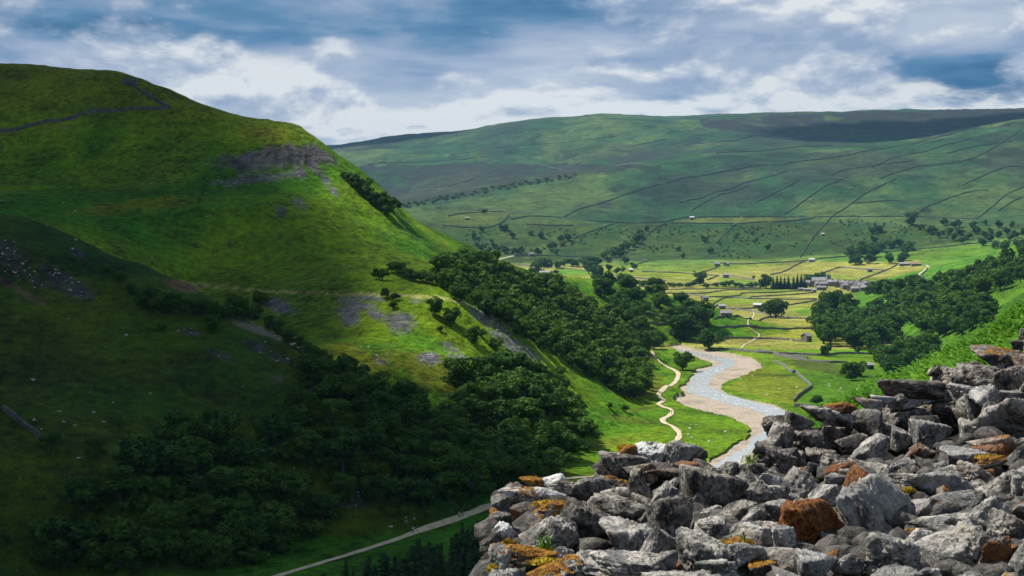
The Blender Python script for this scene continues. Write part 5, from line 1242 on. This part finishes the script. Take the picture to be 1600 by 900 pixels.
# a few blades of green in the crevices
def tuft(px, py, label, n=26, s=0.045):
    d = float(T_D(np.array([px]), np.array([py]))[0])-0.02; c = np.array(U(px, py, d)); r = np.random.default_rng(int(px)); V = []; Fc = []
    for i in range(n):
        a = r.random()*6.28; L_ = s*(0.5+r.random()); o_ = r.normal(size=3)*0.02; q = np.array([math.cos(a), math.sin(a), 0]); w_ = np.array([-q[1], q[0], 0])*0.004
        b0 = c+o_*np.array([1, 1, .2]); b1 = b0+np.array([0, 0, L_*0.7])+q*L_*0.25; b2 = b0+np.array([0, 0, L_*0.85])+q*L_*0.7
        k = len(V); V += [b0-w_, b0+w_, b1+w_, b1-w_, b2]; Fc += [(k, k+1, k+2, k+3), (k+3, k+2, k+4)]
    tag(link('grass_tuft', mesh('grass_tuft', V, Fc, 'fern')), label, 'grass tuft', 'green tufts among the stones')
tuft(1321,801,'bright green tuft between the rusty block and the big pale block'); tuft(1172,722,'little green tuft at the dip of the tumbled wall'); tuft(1152,848,'tiny green tuft on the mossy stones at bottom centre', 24, .04); tuft(852,858,'tiny green sprig on the mossy stones at bottom left', 30, .05)

# ------------------------------------------------------------------ bracken on the brow
def bracken():
    r = np.random.default_rng(31); VV = []; FF = []; k = 0; spots = []
    tries = np.stack([960+900*r.random(34000), np.exp(np.log(20)+np.log(190/20)*r.random(34000))], 1)
    X = (tries[:, 0]-CX)/FPX*tries[:, 1]; Y = tries[:, 1]; Z = H(X, Y)
    dens = fbm2(X/9, Y/9, 3)+0.35*r.random(len(X)); vis = HY-Z/Y*FPX
    ok = (dens > -0.25) & (vis < 1000) & ((tries[:, 0] > 1235) | (vis > 770)) & (r.random(len(X)) < (Y/120)**1.1)
    X, Y, Z = X[ok][:8000], Y[ok][:8000], Z[ok][:8000]
    for x, y, z in zip(X, Y, Z):
        nf = 5; hh = 0.4+0.75*r.random()**1.5; a0 = r.random()*6.28
        for f_ in range(nf):
            a = a0+f_*6.283/nf+r.normal()*0.3; L_ = hh*(0.8+0.4*r.random()); q = np.array([math.cos(a), math.sin(a)]); w_ = np.array([-q[1], q[0]])
            pts_ = []
            for s_ in (0.25, 0.5, 0.75, 1.0):
                px_ = q*L_*s_*0.95; pz = hh*(1.25*s_-0.62*s_*s_); pts_.append((px_, pz, L_*0.30*(1.15-s_)))
            for (p, pz, ww), (p2, pz2, w2) in zip(pts_[:-1], pts_[1:]):
                for sg in (-1, 1):
                    A = (x+p[0], y+p[1], z+pz); B_ = (x+p2[0], y+p2[1], z+pz2)
                    tip = (x+p[0]+(p2-p)[0]*0.75+w_[0]*sg*ww, y+p[1]+(p2-p)[1]*0.75+w_[1]*sg*ww, z+pz-0.10*ww)
                    VV += [A, B_, tip]; FF.append((k, k+1, k+2)); k += 3
    return tag(link('bracken_fern', mesh('bracken_fern', np.array(VV), np.array(FF), 'fern')), 'bright green bracken covering the near slope', None, None, 'stuff')
bracken()
# pale stones strewn over the hillside
def strewn():
    r = np.random.default_rng(77); bm_ = bmesh.new(); bmesh.ops.create_icosphere(bm_, subdivisions=1, radius=1.0)
    bv = np.array([v.co[:] for v in bm_.verts]); bf = np.array([[v.index for v in f_.verts] for f_ in bm_.faces]); bm_.free()
    jj, ii = r.integers(0, nc, 260000), r.integers(0, nr, 260000)
    hm = (reg[ii, jj] == 1) & (GD[ii, jj] < 800) & (PX[ii, jj] > -60) & (PX[ii, jj] < 1030)
    w_ = 0.035*sstep(0.05, 0.5, fbm2(GX[ii, jj]/35, GY[ii, jj]/35, 3)+0.1)+0.75*scree[ii, jj]**2+0.004
    sel = np.where(hm & (r.random(len(ii)) < w_))[0][:9000]
    VV = []; FF = []; k = 0
    for q in sel:
        i, j = ii[q], jj[q]; x = GX[i, j]+r.normal()*0.8; y = GY[i, j]+r.normal()*0.8; s = 0.10+0.30*r.random()**3
        v = bv*(1+0.35*r.normal(size=(len(bv), 1)))*np.array([s*1.3, s*1.2, s*0.8])
        VV.append(v+np.array([x, y, float(H(x, y)[0])+s*0.2])); FF.append(bf+k); k += len(bv)
    return tag(link('scattered_stones', mesh('scattered_stones', np.concatenate(VV), np.concatenate(FF), 'palestone')), 'small pale stones strewn over the grassy hillside and scree', None, None, 'stuff')
simple('palestone', (0.42, 0.40, 0.42), (0.22, 0.21, 0.24), 0.8, 0.9)
strewn()
# hillside behind the viewpoint
bx_, by_ = np.meshgrid(np.linspace(-260, 260, 40), np.linspace(-300, 1.4, 30)); bz_ = T_R(bx_*0.2, by_*0.2-1)*1.0+bx_*0.16
idx = np.arange(1200).reshape(30, 40)
me = mesh('hillside_terrain', np.stack([bx_, by_, bz_-0.5], -1).reshape(-1, 3), np.stack([idx[:-1, :-1], idx[:-1, 1:], idx[1:, 1:], idx[1:, :-1]], -1).reshape(-1, 4), None, True)
simple('turf', (0.06, 0.12, 0.01), (0.11, 0.13, 0.02), 0.3); me.materials.append(MATS['turf'])
tag(link('hillside_terrain', me), 'grassy slope behind the viewpoint', kind='structure')
# ------------------------------------------------------------------ clouds out of view, placed and shaped to shade parts of the dale
def cloudmat(name, thin):
    m, t, out = mat(name)
    ob = t.new('ShaderNodeTexCoord').outputs['Object']; sp = t.new('ShaderNodeSeparateXYZ'); t.l.new(ob, sp.inputs[0])
    P = t.new('ShaderNodeNewGeometry').outputs['Position']
    rr = t.math('SQRT', t.math('ADD', t.math('MULTIPLY', sp.outputs[0], sp.outputs[0]), t.math('MULTIPLY', sp.outputs[1], sp.outputs[1])))
    n = t.noise(P, 0.004, 5.0, 0.6)
    a = t.step(t.math('ADD', rr, t.math('MULTIPLY', t.math('SUBTRACT', n, 0.5), 0.6)), 1.0, thin)
    df = t.new('ShaderNodeBsdfDiffuse'); df.inputs[0].default_value = (0.75, 0.78, 0.82, 1)
    tp = t.new('ShaderNodeBsdfTransparent'); mx = t.new('ShaderNodeMixShader')
    t.l.new(a, mx.inputs[0]); t.l.new(tp.outputs[0], mx.inputs[1]); t.l.new(df.outputs[0], mx.inputs[2]); t.l.new(mx.outputs[0], out.inputs[0])
cloudmat('cloud', 0.76)
def cloud_mesh(seed):
    bm_ = bmesh.new(); bmesh.ops.create_icosphere(bm_, subdivisions=4, radius=1.0); V = np.array([v.co[:] for v in bm_.verts])
    V = V*(1+0.18*fbm3(V[:, 0]*2.5+seed, V[:, 1]*2.5, V[:, 2]*2.5, 4))[:, None]; V[:, 2] = np.where(V[:, 2] < 0, V[:, 2]*0.25, V[:, 2])
    for v, c in zip(bm_.verts, V): v.co = c
    me = bpy.data.meshes.new('cloud'); bm_.to_mesh(me); bm_.free(); me.materials.append(MATS['cloud']); me.polygons.foreach_set('use_smooth', np.ones(len(me.polygons), bool)); return me
def cloud_over(gx, gy, gz, alt, rx, ry, rz, seed):
    """a cloud whose shadow falls about the ground point (gx, gy, gz)"""
    k = (alt-gz)/SUN.z; o = link('cloud', cloud_mesh(seed), None, (gx+SUN.x*k, gy+SUN.y*k, alt)); o.scale = (rx, ry, 90); o.rotation_euler = (0, 0, rz)
    return tag(o, None, None, None, 'structure')
cloud_over(-240, 305, -20, 640, 315, 245, 0.0, 1)
cloud_over(-385, 590, 20, 660, 325, 290, 0.0, 5)
cloud_over(-415, 890, 70, 700, 375, 315, 0.0, 2)
cloud_over(1500, 4300, 350, 1900, 900, 450, 0.0, 3)
cloud_over(-600, 5900, 430, 2300, 900, 700, 0.0, 4)

# ------------------------------------------------------------------ the air
bm_ = bmesh.new(); bmesh.ops.create_cube(bm_, size=1.0); me = bpy.data.meshes.new('haze'); bm_.to_mesh(me); bm_.free()
m, t, out = mat('haze')
pv = t.new('ShaderNodeVolumePrincipled'); pv.inputs['Color'].default_value = (0.30, 0.64, 1.0, 1); pv.inputs['Density'].default_value = 0.000030; pv.inputs['Anisotropy'].default_value = 0.2
t.l.new(pv.outputs[0], out.inputs['Volume']); me.materials.append(m)
hz = link('haze', me); hz.location = (0, 4150, 180); hz.scale = (60000, 9600, 720); tag(hz, 'thin blue haze in the dale', None, None, 'stuff')
